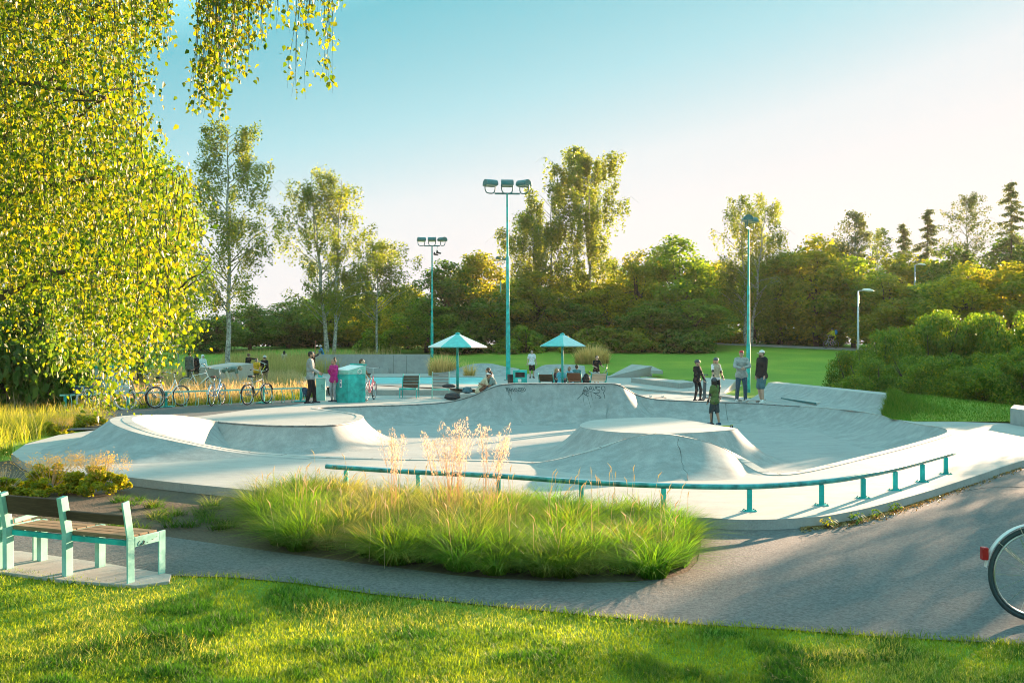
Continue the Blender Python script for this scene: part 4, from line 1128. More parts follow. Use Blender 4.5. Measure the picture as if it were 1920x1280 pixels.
# ---- curved grind rail with flat-foot posts
RP = [(612, 874), (700, 880), (785, 885), (935, 892), (1090, 903), (1244, 910), (1405, 912), (1540, 903), (1618, 891.5), (1678, 879), (1729, 865.5), (1788, 849)]
ZR = .285
rp = [g(u, v, ZR) for u, v in RP]
rl = thing('grind_rail', 'long curved teal steel grind rail on short posts along the slab edge', 'rail', (rp[6].x, rp[6].y, 0)); r0_ = Vector(rl.location)
cur = catmull(rp, 6, closed=False)
m_railpaint = plain('worn_teal_rail_paint', (.045, .30, .29), .35, .35, var=.45, scale=7)
s = MB().tube([p - r0_ for p in cur], .032, 10); s.build('rail', m_railpaint, rl, smooth=True)
s = MB().tube([p - r0_ + Vector((0, 0, .0215)) for p in cur], .0155, 8); s.build('worn_top', m_steel, rl, smooth=True)
for (u, v) in [(649, 877), (784, 885), (935, 892), (1090, 903), (1244, 910), (1405, 912), (1540, 903), (1618, 891.5), (1678, 879), (1729, 865.5), (1773, 853)]:
    p = g(u, v, ZR); d = p - r0_
    s = MB().box((d.x, d.y, ZR / 2 - .012), (.055, .055, ZR - .04)); po = s.build('post', m_teal, rl, bevel=.006)
    s = MB().box((d.x, d.y, .006), (.15, .11, .012)); 
    fp = s.build('foot_plate', m_teal, po)
    s = MB()
    for a, b in ((-.058, -.038), (.058, -.038), (-.058, .038), (.058, .038)): s.tube([(d.x + a, d.y + b, .012), (d.x + a, d.y + b, .024)], .009, 6)
    s.build('bolts', m_teal_dark, po)

# ---- concrete ramps, ledges, wall
def conc(name, label, cat, bottom, top, m=None, part='body', extra=None, group=None):
    o = sum((Vector(b) for b in bottom), Vector()) / len(bottom); o.z = 0
    t = thing(name, label, cat, o, 0, group)
    MB().hull6([Vector(b) - o for b in bottom], [Vector(b) - o for b in top]).build(part, m or mc_plaza, t, bevel=.012)
    return t, o
def zup(p, z): return Vector((p.x, p.y, z))
# long ledge
a, b = g(1183, 716.5), g(1274, 728); c = g(1300.6, 725.5) ; d = g(1212, 714.8)
conc('concrete_ledge', 'long low concrete grind ledge in front of the lawn, left of the two helmeted children', 'ledge', [a, b, c, d], [zup(p, .25) for p in (a, b, c, d)], mc_plaza)
# left kicker bank with deck
A, B_ = g(1136, 708), g(1217, 708)
C_, D_ = q(1223, 686, 62), q(1185, 682.5, 63)
t, o = conc('kicker_ramp', 'pale concrete kicker ramp with a deck jutting right, beyond the long ledge', 'ramp', [A, B_, zup(C_, -.02), zup(D_, -.02)], [zup(A, .012), zup(B_, .012), C_, D_])
e1, e2 = C_ - o, q(1243, 694.5, 61) - o; e0 = e2 + Vector((-.75, 0, .02))
MB().hull6([e0 - Vector((0, 0, .22)), e2 - Vector((0, 0, .22)), e2 + Vector((.2, 2.4, -.22)), e1 + Vector((0, .1, -.22))], [e0, e2, e2 + Vector((.2, 2.4, 0)), e1 + Vector((0, .1, 0))]).build('deck', mc_plaza, t, bevel=.01)
# middle kicker
A, B_ = g(1290, 731), g(1358, 736); C_, D_ = q(1381, 711.3, 47), q(1323, 708, 48)
conc('kicker_ramp', 'smaller concrete kicker ramp behind the girl with the scooter', 'ramp', [A, B_, zup(C_, -.02), zup(D_, -.02)], [zup(A, .012), zup(B_, .012), C_, D_])
# low kerb curving round the mast's grass corner
s = MB(); ks = [(1170, 726), (1215, 731), (1260, 734.5), (1310, 738), (1345, 742), (1372, 746), (1392, 751)]
kp = [g(u, v, .06) for u, v in ks]; ko = zup(kp[3], 0); t = thing('concrete_kerb', 'low curved concrete kerb behind the children with helmets', 'kerb', ko)
for p0, p1 in zip(kp, kp[1:]): s.hull6([zup(p0, -.02) - ko, zup(p1, -.02) - ko, zup(p1, -.02) - ko + Vector((.05, .5, 0)), zup(p0, -.02) - ko + Vector((.05, .5, 0))], [zup(p0, .09) - ko, zup(p1, .09) - ko, zup(p1, .09) - ko + Vector((.05, .5, 0)), zup(p0, .09) - ko + Vector((.05, .5, 0))])
s.build('kerb', mc_plaza, t)
# quarter pipe on the right
QA, QB = g(1402, 748.5), g(1652, 776); QC, QD = g(1668, 741, .5), g(1441, 717, .5)
qo = Vector((11, 33, 0)); t = thing('quarter_pipe', 'wide concrete quarter pipe with a pale top edge at the right, behind the bowl', 'ramp', qo)
s = MB(); K = 12; M_ = 10
for i in range(M_ + 1):
    f = i / M_; p0 = QA.lerp(QB, f); p1 = QD.lerp(QC, f); p0.z = .004
    for k in range(K + 1):
        tt = k / K; p = p0.lerp(p1, tt); p.z = .004 + (.5 - .004) * tt ** 1.9; s.v.append(p - qo)
for i in range(M_):
    for k in range(K):
        a = i * (K + 1) + k; s.f.append((a, a + K + 1, a + K + 2, a + 1))
n0 = len(s.v)
p0, p1 = QB, QC
s.v += [p0.lerp(p1, k / K) - qo + Vector((0, 0, .004 + .496 * (k / K) ** 1.9)) * 0 for k in range(0)]
s.build('transition', mc_bowl, t, smooth=True, fix=False)
s = MB(); e = MB()
back = [QD + Vector((.55, .75, 0)), QC + Vector((.62, .75, 0))]
s.hull6([zup(QD, .36) - qo, zup(QC, .36) - qo, zup(back[1], .36) - qo, zup(back[0], .36) - qo], [QD - qo + Vector((0, 0, .006)), QC - qo + Vector((0, 0, .006)), zup(back[1], .506) - qo, zup(back[0], .506) - qo])
s.build('top_deck', mc_trim, t, bevel=.01)
for A_, B2 in ((QB, QC), (QA, QD)):
    side = MB(); prof = [A_.lerp(B2, k / K) for k in range(K + 1)]
    for k, p in enumerate(prof): p.z = .002 + .494 * (k / K) ** 1.9
    prof += [zup(B2, -.1), zup(A_, -.1)]
    side.v = [p - qo for p in prof]; side.f = [tuple(range(len(prof)))]
    side.build('side_wall', mc_old, t)
# grassy bank beside the quarter pipe
s = MB(); NB = 8
lo = [g(1652, 778), g(1672, 786), g(1705, 790), g(1790, 790), g(1890, 791), g(2100, 797)]
hi = [zup(QC, .47), q(1700, 740, 31.0), q(1740, 742, 32), q(1800, 748, 33), q(1900, 757, 33), q(2100, 770, 33)]
for a, b in zip(lo, hi):
    for k in range(NB + 1):
        f = k / NB; p = a.lerp(b, f); p.z = .012 + (b.z - .012) * (f * f * (3 - 2 * f)); s.v.append(p)
for i in range(len(lo) - 1):
    for k in range(NB):
        a = i * (NB + 1) + k; s.f.append((a, a + NB + 1, a + NB + 2, a + 1))
tag(s.build('grass_bank', m_lawn, smooth=True), kind='structure')
n = 15000; k = nrs.randint(0, len(lo) - 1, n); f = nrs.uniform(0, 1, n); h_ = nrs.uniform(0, 1, n)
L0 = np.array([tuple(p) for p in lo]); H0 = np.array([tuple(p) for p in hi])
pa = L0[k] * (1 - f)[:, None] + L0[k + 1] * f[:, None]; pb = H0[k] * (1 - f)[:, None] + H0[k + 1] * f[:, None]
Bp = pa * (1 - h_)[:, None] + pb * h_[:, None]; Bp[:, 2] = .01 + (pb[:, 2] - .01) * (h_ * h_ * (3 - 2 * h_))
tall = np.clip(1.3 - np.linalg.norm(Bp[:, :2] - np.array(QC.lerp(QB, .5).xy), axis=1) / 1.6, 0, 1)
tag(blades('bank_grass', Bp, nrs.uniform(.04, .09, n) + tall * nrs.uniform(.05, .35, n), nrs.uniform(0, 6.28, n), nrs.uniform(.2, 1, n), np.full(n, .014), pick([(.05, .12, .015), (.08, .155, .02), (.13, .18, .03)], n), m_blade), 'rough green grass on the bank beside the quarter pipe', 'grass', kind='stuff')
# low wedge box at the foot of the quarter pipe
A, B_, C_, D_ = g(1467, 751), g(1532, 761), g(1560, 757.5), g(1488, 748)
conc('grind_box', 'thin low steel edged grind box at the foot of the quarter pipe', 'grind box', [A, B_, C_, D_], [zup(p, .11) + Vector((-.05, 0, 0)) for p in (A, B_, C_, D_)], mc_trim)
t = bpy.data.objects['grind_box']; o = Vector(t.location)
MB().bar(zup(A, .085) - o + Vector((-.055, -.012, 0)), zup(B_, .085) - o + Vector((-.04, -.012, 0)), .02, .055).build('steel_edge', m_teal_dark, t)
# block at the right edge
A, B_ = g(1894, 794.5), g(1998, 812); C_, D_ = B_ + Vector((.9, 1.6, 0)), A + Vector((.9, 1.6, 0))
conc('concrete_block', 'plain concrete seating block cut by the right edge', 'block', [A, B_, C_, D_], [zup(p, .40) for p in (A, B_, C_, D_)], mc_old)
# back wall
A, B_ = q(588, 701, 72), q(806, 700, 72); A.z = B_.z = -.05; C_, D_ = B_ + Vector((0, .3, 0)), A + Vector((0, .3, 0))
t, o = conc('concrete_wall', 'long smooth grey concrete wall at the back left of the plaza', 'wall', [A, B_, C_, D_], [zup(p, 1.39) for p in (A, B_, C_, D_)], mc_old)
s = MB()
for u in (738, 762): p = q(u, 690, 71.99); s.box((p.x - o.x, A.y - o.y - .004, .67), (.02, .01, 1.3))
s.build('joints', mc_joint, t)
s = MB(); s.box((q(705, 692, 72).x - o.x, A.y - o.y - .25, .19), (1.9, .5, .42)); s.build('step', mc_old, t, bevel=.01)
# raised pads in the middle of the plaza
def slab(name, label, cat, pts, z0, z1, m=None, group=None):
    P = [g(*p) if len(p) == 2 else g(*p) for p in pts]; o = sum(P, Vector()) / len(P); o.z = 0
    t = thing(name, label, cat, o, 0, group); MB().prism([(p.x - o.x, p.y - o.y) for p in P], z0, z1).build('slab', m or mc_plaza, t, bevel=.01); return t
slab('concrete_platform', 'broad low concrete platform with a pale top behind the deck chairs', 'platform', [(596, 741), (904, 741), (900, 733, .22), (900, 719, .22), (600, 717, .22)], -.02, .22)
t = thing('concrete_bank', 'long teal bank behind the low platform', 'bank', g(780, 716, .22))
o = Vector(t.location); a, b = g(688, 718, .22), g(905, 720, .22); c, d = q(905, 707, 51), q(692, 707, 51)
m_aqua = plain('aqua_bank', (.12, .50, .52), .45, var=.15, scale=2)  # mottled aqua colour over the whole bank
MB().hull6([zup(a, 0) - o, zup(b, 0) - o, zup(c, 0) - o + Vector((0, 0, -.2)), zup(d, 0) - o + Vector((0, 0, -.2))], [a - o, b - o, c - o, d - o]).build('bank', m_aqua, t)
MB().bar(d - o + Vector((0, .2, .02)), c - o + Vector((0, .2, .02)), .5, .06).build('coping', mc_trim, t)
slab('concrete_platform', 'pale oval concrete pad at the end of the bicycle rack', 'platform', [(535, 712), (600, 707), (690, 712), (690, 722), (600, 727), (556, 720)], -.02, .06)
slab('concrete_platform', 'far flat concrete pad by the tall pale grass', 'platform', [(505, 691, .1), (560, 690, .1), (575, 694, .1), (540, 700, .1), (500, 698, .1)], -.1, .12)
# curved banks near the tall mast
def wave(label, pts, Y, dY, z0, name='concrete_bank'):
    o = q(pts[0][0], 705, Y); o.z = 0; t = thing(name, label, 'bank', o); s = MB()
    P = catmull([q(u, v, Y) for u, v in pts], 5, closed=False)
    for p in P:
        for k in range(7):
            f = k / 6; s.v.append(Vector((p.x, p.y - dY * f, z0 + (p.z - z0) * (1 - f) ** 1.8)) - o)
        s.v.append(Vector((p.x + .1, p.y + 1.8, p.z)) - o); s.v.append(Vector((p.x + .1, p.y + 1.9, -.2)) - o)
    n = 9
    for i in range(len(P) - 1):
        order = [8, 7, 0, 1, 2, 3, 4, 5, 6]
        for a_, b_ in zip(order, order[1:]): s.f.append((i * n + a_, i * n + b_, (i + 1) * n + b_, (i + 1) * n + a_))
    s.build('bank', mc_bowl, t, smooth=False); return t
wave('curving concrete bank at the plaza edge left of the tall floodlight mast', [(826, 693), (860, 689), (885, 682.5), (915, 682), (945, 688), (972, 692)], 66, 2.2, 0)
wave('pale concrete bank between the man in white and the golden grass', [(1000, 695), (1020, 685), (1060, 683.5), (1096, 686)], 66, 2.0, 0)
# big block at the left with sloped top
A, B_ = q(374, 720, 50), q(408, 722, 46); 
pts = [q(374, 688, 50), q(410, 690.5, 47), q(475, 681, 49), q(432, 679, 54)]
bot = [zup(p, -.05) for p in pts]
conc('concrete_block', 'large pale concrete block at the left with people around it', 'block', bot, pts, mc_plaza)

# ---- floodlight masts
def flood(u, ubase, Y, topv, basev, label, yaw, n=3, sc=1.0, shoes=False, tilt=0.0):
    z0 = CAMH - (basev - HZ) / FPX * Y; z1 = CAMH - (topv - HZ) / FPX * Y; H = z1 - z0
    b = Vector(((ubase - 960) / FPX * Y, Y, z0)); tp = (u - ubase) / FPX * Y
    t = thing('floodlight_mast', label, 'floodlight', b, 0, 'teal floodlight masts')
    s = MB(); rr = .135 * sc
    def at(f): return Vector((tp * f, 0, H * f))
    s.tube([at(-.02), at(.32), at(.325), at(.66), at(.665), at(1)], [rr, rr * .92, rr * .74, rr * .66, rr * .48, rr * .42], 14)
    s.build('pole', m_teal, t, smooth=False, angle=40)
    s = MB(); s.tube([(0, 0, -.05), (0, 0, .05)], rr * 1.9, 12); s.build('base_flange', m_teal_dark, t)
    M = Matrix.Rotation(yaw, 3, 'Z'); c = at(1)
    s = MB(); s.bar(c + M @ Vector((-.72 * sc, 0, 0)), c + M @ Vector((.72 * sc, 0, 0)), .1 * sc, .09 * sc); s.build('crossbar', m_teal_dark, t)
    xs_ = [(-.98, 24), (0, 0), (.98, -42)] if n == 3 else [(-.5, 25), (.5, -30)]
    for x, a in xs_:
        M2 = M @ Matrix.Rotation(R(a), 3, 'Z') 
        cc = c + M @ Vector((x * sc, 0, .50 * sc))
        hs = MB(); L = .70 * sc; ra = .31 * sc
        pr = []
        for i in range(11):
            th = R(-10 + 200 * i / 10); pr.append((math.cos(th) * ra * 1.05, math.sin(th) * ra * .95))
        for sx in (-L / 2, L / 2):
            sh = 1.0
            hs.v += [M2 @ Vector((sx, -y * sh - .05, z)) + cc for y, z in pr]
        m_ = len(pr); hs.f = [(i, i + 1, m_ + i + 1, m_ + i) for i in range(m_ - 1)] + [tuple(range(m_)), tuple(reversed(range(m_, 2 * m_))), (0, m_, 2 * m_ - 1, m_ - 1)]
        hd = hs.build('lamp_head', m_teal_dark, t, bevel=.02 * sc)
        gl = MB(); gl.hull6([M2 @ Vector((sx, sy, -.10 * sc)) + cc for sx, sy in ((-L * .42, -ra * .9), (L * .42, -ra * .9), (L * .42, ra * .75), (-L * .42, ra * .75))], [M2 @ Vector((sx, sy, -.045 * sc)) + cc for sx, sy in ((-L * .45, -ra), (L * .45, -ra), (L * .45, ra * .9), (-L * .45, ra * .9))])
        gl.build('lens', m_lens, hd)
        br = MB(); br.tube(catmull([M2 @ Vector((-L * .46, 0, .02)) + cc, M2 @ Vector((-L * .44, 0, -.30 * sc)) + cc, M2 @ Vector((-L * .25, 0, -.47 * sc)) + cc, M2 @ Vector((L * .25, 0, -.47 * sc)) + cc, M2 @ Vector((L * .44, 0, -.30 * sc)) + cc, M2 @ Vector((L * .46, 0, .02)) + cc], 4, closed=False), .035 * sc, 6)
        br.build('bracket', m_teal_dark, hd, smooth=True)
    return t, c
m_lens = plain('floodlight_glass', (.55, .55, .52), .15)
flood(951, 953, 58, 363, 713, 'tallest teal floodlight mast with three lamp heads in the middle of the plaza', R(4), sc=1.02)
tb, cb = flood(810, 810, 86, 461, 674, 'teal floodlight mast with a pair of shoes hanging from it, left of centre', R(-3), sc=.95)
flood(938, 940, 104, 494, 666, 'thin far teal floodlight mast just left of the tallest one', R(60), n=2, sc=.9)
flood(1404, 1403, 42.4, 428, 747, 'shorter teal floodlight mast with two lamp heads behind the man in the red cap', R(62), n=2, sc=.66)
# shoes on the mast
m_shoe_dk = plain('dark_shoe', (.03, .03, .035), .7)
sh = thing('hanging_shoes', 'pair of dark shoes hanging by their laces from the left floodlight mast', 'shoes', q(820, 476, 86))
s = MB().tube([(0, 0, .75), (.05, 0, .2)], .012, 5); s.tube([(0, 0, .75), (-.12, 0, .05)], .012, 5); s.build('laces', m_white, sh)
for dx, dz in ((.12, .12), (-.12, -.02)):
    s = MB().caps((dx - .14, 0, dz), (dx + .14, 0, dz - .06), .09, .07); s.caps((dx - .14, 0, dz), (dx - .13, 0, dz + .12), .08, .07); s.build('shoe', m_shoe_dk, sh, smooth=True)

# ---- street lamps
def slamp(label, u, Y, topv, basev, hd=.7):
    z1 = CAMH - (topv - HZ) / FPX * Y; x = (u - 960) / FPX * Y; z0 = gz1(x, Y) if basev is None else CAMH - (basev - HZ) / FPX * Y
    t = thing('street_lamp', label, 'street lamp', (x, Y, z0), 0, 'grey street lamps'); H = z1 - z0
    MB().tube([(0, 0, 0), (0, 0, H * .3), (0, 0, H)], [.08, .07, .05], 10).build('pole', m_galv, t, smooth=True)
    MB().tube([(0, 0, H), (.12, 0, H + .03), (.35, 0, H + .04)], [.045, .04, .035], 8).build('arm', m_galv, t, smooth=True)
    M = Matrix.Rotation(R(6), 3, 'Y')
    s = MB().ball((.62, 0, H + .03), (.40, .17, .14), 14, 6, M, half=0); hd_ = s.build('lamp_head', m_white, t, smooth=True)
    MB().ball((.62, 0, H + .025), (.3, .13, -.07), 12, 4, M, half=0).build('lens', m_lens, hd_, smooth=True)
slamp('slim grey street lamp rising from the right-hand thicket', 1609, 62, 546, None)
slamp('half hidden street lamp whose white head shows above the trees at the right', 1716, 92, 497, None)

# ---- parasols
m_canW = plain('parasol_white', (.74, .76, .74), .5, var=.05); 
def parasol(label, u, Y, apexv, rimv, half_px, yaw, mats):
    x = (u - 960) / FPX * Y; rad = half_px / FPX * Y; za = CAMH + (HZ - apexv) / FPX * Y; zr = CAMH + (HZ - rimv) / FPX * Y
    t = thing('parasol', label, 'parasol', (x, Y, 0), yaw, 'fixed six sided parasols on the plaza')
    MB().tube([(0, 0, 0), (0, 0, za - .12)], .055, 12).build('pole', m_teal, t, smooth=True)
    MB().tube([(0, 0, 0), (0, 0, .02)], .2, 16).build('foot', m_teal, t)
    for k in range(6):
        a0, a1 = R(60 * k), R(60 * k + 60); p0 = Vector((math.cos(a0) * rad, math.sin(a0) * rad, zr)); p1 = Vector((math.cos(a1) * rad, math.sin(a1) * rad, zr)); ap = Vector((0, 0, za))
        dn = Vector((0, 0, -.045)); tk = Vector((0, 0, -.03))
        w0 = ap + (p0 - ap) * .06; w1 = ap + (p1 - ap) * .06
        s = MB(); s.add([w0, p0, p1, w1, p0 + dn, p1 + dn, w0 + tk, w1 + tk], [(0, 1, 2, 3), (1, 4, 5, 2), (4, 6, 7, 5), (6, 0, 3, 7), (0, 6, 4, 1), (3, 2, 5, 7)])
        s.build('panel', mats[k % 2], t)
    MB().ball((0, 0, za - .06), (.12, .12, .1), 12, 6).build('cap', m_teal, t, smooth=True)
    s = MB()
    for k in range(6):
        a = R(60 * k); s.bar((math.cos(a) * .05, math.sin(a) * .05, zr + .1), (math.cos(a) * rad * .95, math.sin(a) * rad * .95, zr - .01), .03, .03)
    s.build('ribs', m_teal_dark, t)
parasol('left parasol with alternating white and teal panels', 858, 40.5, 624.5, 649.5, 55.5, R(0), [plain('parasol_mint', (.08, .52, .50), .5, var=.1), m_canW])
parasol('right parasol with a pale and a teal panel towards us', 1054.5, 46.5, 625.5, 648, 48, R(30), [plain('parasol_pale', (.42, .62, .62), .5, var=.06), plain('parasol_teal', (.08, .50, .49), .45, var=.1)])

# ---- recycling container, pillar, litter bin
def recyc():
    Y = 34.3; o = q(653, 757, Y); o.z = 0
    t = thing('recycling_container', 'big teal recycling container with a sloping white topped hood', 'container', o, 0)
    k = Y / FPX
    Lf, Mi, Rt = Vector((-31 * k, .42, 0)), Vector((0, 0, 0)), Vector((29 * k, .45, 0)); Bk = Lf + Rt
    h1 = (757 - 697) * k; hr = (757 - 686.5) * k
    s = MB().hull6([Lf, Mi, Rt, Bk], [p + Vector((0, 0, h1 - .12)) for p in (Lf, Mi, Rt, Bk)]); s.build('body', m_teal, t, bevel=.012)
    up = Vector((0, 0, 1))
    s = MB().hull6([p + up * (h1 - .118) for p in (Lf * 1.01, Mi + Vector((0, -.01, 0)), Rt * 1.01, Bk)], [Lf * 1.01 + up * (h1 + .02), Mi + Vector((0, -.01, 0)) + up * (h1 + .0), Rt * 1.01 + up * (hr - .02), Bk + up * hr]); s.build('hood', m_teal_pale, t, bevel=.008)
    q0, q1, q2, q3 = Lf * 1.01 + up * (h1 + .026), Mi + Vector((0, -.008, 0)) + up * (h1 + .006), Rt * 1.0 + up * (hr - .012), Bk + up * (hr + .006)
    c = (q0 + q1 + q2 + q3) / 4; P = [c + (p - c) * .97 for p in (q0, q1, q2, q3)]
    MB().hull6(P, [p + up * .012 for p in P]).build('lid', m_white, t)
    MB().bar(q3 + up * .02, q2 + up * .02, .12, .05).build('ridge', m_teal, t)
    # label on the left face
    n = Vector((-(Mi - Lf).y, (Mi - Lf).x, 0)).normalized(); n = n if n.y < 0 else -n
    d = (Mi - Lf).normalized(); lc = Lf + d * ((Mi - Lf).length * .5) + up * .66 + n * .006
    st = MB().hull6([lc + d * a + up * b for a, b in ((-.05, -.14), (.05, -.14), (.05, .14), (-.05, .14))], [lc + d * a + up * b + n * .004 for a, b in ((-.05, -.14), (.05, -.14), (.05, .14), (-.05, .14))]).build('sticker', m_white, t)
    M = Matrix((d, n, up)).transposed()
    MB().ball(lc + n * .006 - up * .05, (.034, .004, .06), 12, 6, M).build('bottle_symbol', plain('blue_ink', (.03, .16, .32), .5), st)
    MB().box(lc + n * .008 + up * .085, (.05, .006, .03), M).build('symbol_text', plain('blue_ink', (.03, .16, .32), .5), st)
    strokes('graffiti', [[(0, .2), (.1, .9), (.2, .2)], [(.25, .9), (.3, .1), (.4, .9)], [(.45, .8), (.6, .9), (.5, .2), (.65, .3)], [(.7, .9), (.9, .9)], [(.8, .9), (.8, .1)]], lambda a, b: Lf + d * (.1 + a * .2) + up * (h1 - .1 + b * .09) + n * .022, .006, m_teal_dark, t)
    # recycling arrows on the right face
    d2 = (Rt - Mi).normalized(); n2 = Vector((d2.y, -d2.x, 0)); lc = Mi + d2 * .44 + up * (h1 - .03) + n2 * .02
    s = MB()
    for k_ in range(3):
        a0 = 120 * k_; pts = [lc + d2 * math.cos(R(a0 + j * 22)) * .075 + up * math.sin(R(a0 + j * 22)) * .075 for j in range(5)]
        s.tube(pts, .014, 6); e = pts[-1]; s.caps(e, e + (pts[-1] - pts[-2]) * .8, .026, .006, 6, 2)
    s.build('recycling_symbol', m_white, t)
recyc()
o = g(601.5, 751); t = thing('control_cabinet', 'pale green utility cabinet beside the man in the grey sweatshirt', 'cabinet', o, R(8)); k = o.y / FPX
MB().box((0, .1, 21 * k), (17 * k, .25, 42 * k)).build('body', m_teal_pale, t, bevel=.01)
MB().box((0, .1, 43 * k), (20 * k, .3, .03)).build('roof', m_white, t, bevel=.005)
b_ = MB().box((-.02, .1, 47.5 * k), (.15, .15, .14)).build('meter_box', m_teal, t, bevel=.01)
strokes('graffiti', [[(0, 0), (.3, 0), (.3, .5), (0, .5), (0, 1), (.35, 1)], [(.6, 0), (1, 0), (1, .5), (.6, .5), (.6, 1), (1, 1)]], lambda a, b: Vector((.02 + a * .09, -.031, .42 + b * .14)), .006, m_teal_dark, t)
o = q(975, 719, 44.5); o.z = 0; k = 44.5 / FPX
t = thing('litter_bin', 'teal litter bin with a slot opening standing by the tall mast', 'bin', o); H = CAMH - 43.5 * k
s = MB(); w = 26 * k / 2; dp = .24
s.box((0, 0, (H - .32) / 2), (2 * w, 2 * dp, H - .32)); s.build('body', m_teal, t, bevel=.02)
s = MB(); s.box((0, 0, H - .05), (2 * w, 2 * dp, .10)); s.box((-w + .05, 0, H - .21), (.10, 2 * dp - .004, .22)); s.box((w - .05, 0, H - .21), (.10, 2 * dp - .004, .22)); s.build('hood', m_teal, t, bevel=.01)
MB().box((0, .06, H - .21), (2 * w - .2, .3, .215)).build('opening', m_black, t)
MB().box((-.02, -dp - .004, H - .46), (.15, .008, .13)).build('sticker', m_white, t)
o = q(959, 719, 44.8); o.z = 0; t = thing('dark_bin', 'black bin between the tall mast and the teal litter bin', 'bin', o); 
MB().tube([(0, 0, 0), (0, 0, .62), (0, 0, .66)], [.16, .19, .17], 14).build('body', m_black, t, smooth=False, angle=40); MB().tube([(0, 0, .66), (0, 0, .69)], [.2, .18], 14).build('lid', m_black, t)
o = g(608, 745, 0); t = thing('planter_tub', 'dark round tub behind the pale green cabinet', 'tub', o + Vector((.25, 1.4, 0)));
MB().tube([(0, 0, 0), (0, 0, .1), (0, 0, .36)], [.28, .36, .42], 18, cap=False).build('bowl', m_black, t, smooth=True); MB().tube([(0, 0, .28), (0, 0, .30)], .38, 18).build('soil', m_soil, t)

# ---- deck chairs
def chair(label, x, y, rz, wood, frame, recl=62, bh=.5, sw=.62, name='deck_chair', legs=True):
    t = thing(name, label, 'deck chair', (x, y, 0), rz, 'wooden deck chairs on the plaza')
    # faces local -y
    th = R(recl); seat_z = .36; bx = Vector((0, math.cos(th), math.sin(th)))
    s = MB()
    for i in range(4): s.box((0, -.40 + i * .135, seat_z + .01 - i * .012), (sw - .07, .12, .025))
    s.build('seat', wood, t, bevel=.004)
    s = MB()
    for i in range(int(bh / .115)): c = Vector((0, .10, seat_z)) + bx * (.10 + i * .115); s.box(c, (sw - .07, .10, .022), Matrix.Rotation(th, 3, 'X'))
    s.build('backrest', wood, t, bevel=.004)
    for sx in (-1, 1):
        X = sx * (sw / 2 - .015); s = MB()
        s.bar((X, -.46, seat_z - .01), (X, .10, seat_z - .05), .03, .07); s.bar((X, .10, seat_z - .05), Vector((X, .10, seat_z)) + bx * (bh + .06), .03, .07, up=(0, 1, 0))
        s.build('side_rail', frame, t)
        for (ly) in (-.42, .16):
            MB().bar((X, ly, 0), (X, ly, seat_z - .03), .028, .028).build('leg', frame, t)
    MB().box((0, -.47, seat_z - .01), (sw, .02, .07)).build('front_rail', frame, t)
    return t
p = g(767, 746); chair('brown deck chair with teal frame standing left of the parasol', p.x, p.y + .35, R(-4), m_darkwood, m_teal, 68, .52, .66)
p = g(825, 747); chair('grey weathered deck chair with a bag on it, just left of the parasol pole', p.x, p.y + .35, R(3), m_greywood, m_teal_pale, 80, .58, .66)
p = q(1025, 719, 46); chair('dark brown deck chair turned away, left of the right parasol', p.x, p.y, R(172), m_darkwood, m_teal, 38, .56, .70)
p = q(1078, 719, 46); chair('reddish deck chair turned away, right of the right parasol pole', p.x, p.y, R(170), m_redwood, m_teal, 38, .58, .70)
p = q(1121, 719, 46); chair('pale wooden deck chair turned away, nearest the boy in the black shirt', p.x, p.y, R(184), m_palewood, m_teal, 44, .50, .74)
# low bench pad for the seated men
slab('concrete_bench', 'low concrete seat slab where the two young men sit', 'seat', [(862, 748), (932, 746.5), (931, 743), (862, 743.8)], -.02, .17)

# ---- bags
def bag(label, p, sx, sy, sz, col, rz=0, name='backpack', strap=True):
    t = thing(name, label, 'bag', p, rz, None); m = plain(name + '_' + str(len(_M)), col, .75, var=.3, scale=9)
    r = random.Random(len(label)); s = MB(); s.ball((0, 0, sz * .5), (sx / 2, sy / 2, sz / 2), 14, 10)
    for v in s.v: v.x *= 1 + .12 * math.sin(v.z * 30 + v.y * 9); v.z = max(0, v.z)
    s.build('body', m, t, smooth=True)
    s = MB().ball((-sx * .12, -sy * .42, sz * .34), (sx * .28, sy * .2, sz * .26), 12, 8); s.build('pocket', m, t, smooth=True)
    s = MB().ring((sx * .3, 0, sz * .62), sz * .28, .014, 'x', 14, 5, 0, 360); s.build('strap', m_black, t, smooth=True)
bag('dark backpack with a blue pocket lying on the ground under the left parasol', g(848, 749.5), .62, .36, .26, (.016, .022, .03), .3)
bag('dark bag lying on the seat of the grey deck chair', g(838, 747) + Vector((.05, .42, .372)), .5, .26, .16, (.02, .025, .035), .1)
bag('blue grey backpack on the concrete seat beside the man in beige', g(876, 746.2) + Vector((0, .05, .168)), .40, .28, .26, (.06, .14, .18), 0)
bag('small black bag between the reddish and the pale deck chairs', q(1099, 719, 46.2) * 1.0 + Vector((0, 0, -.02 - (CAMH - 69 / FPX * 46.2))), .36, .3, .72, (.015, .015, .02), 0)
bag('dark blue bag hanging at the end of the bicycle rack', g(570, 752) + Vector((0, .1, .14)), .30, .22, .36, (.02, .05, .1), .4)

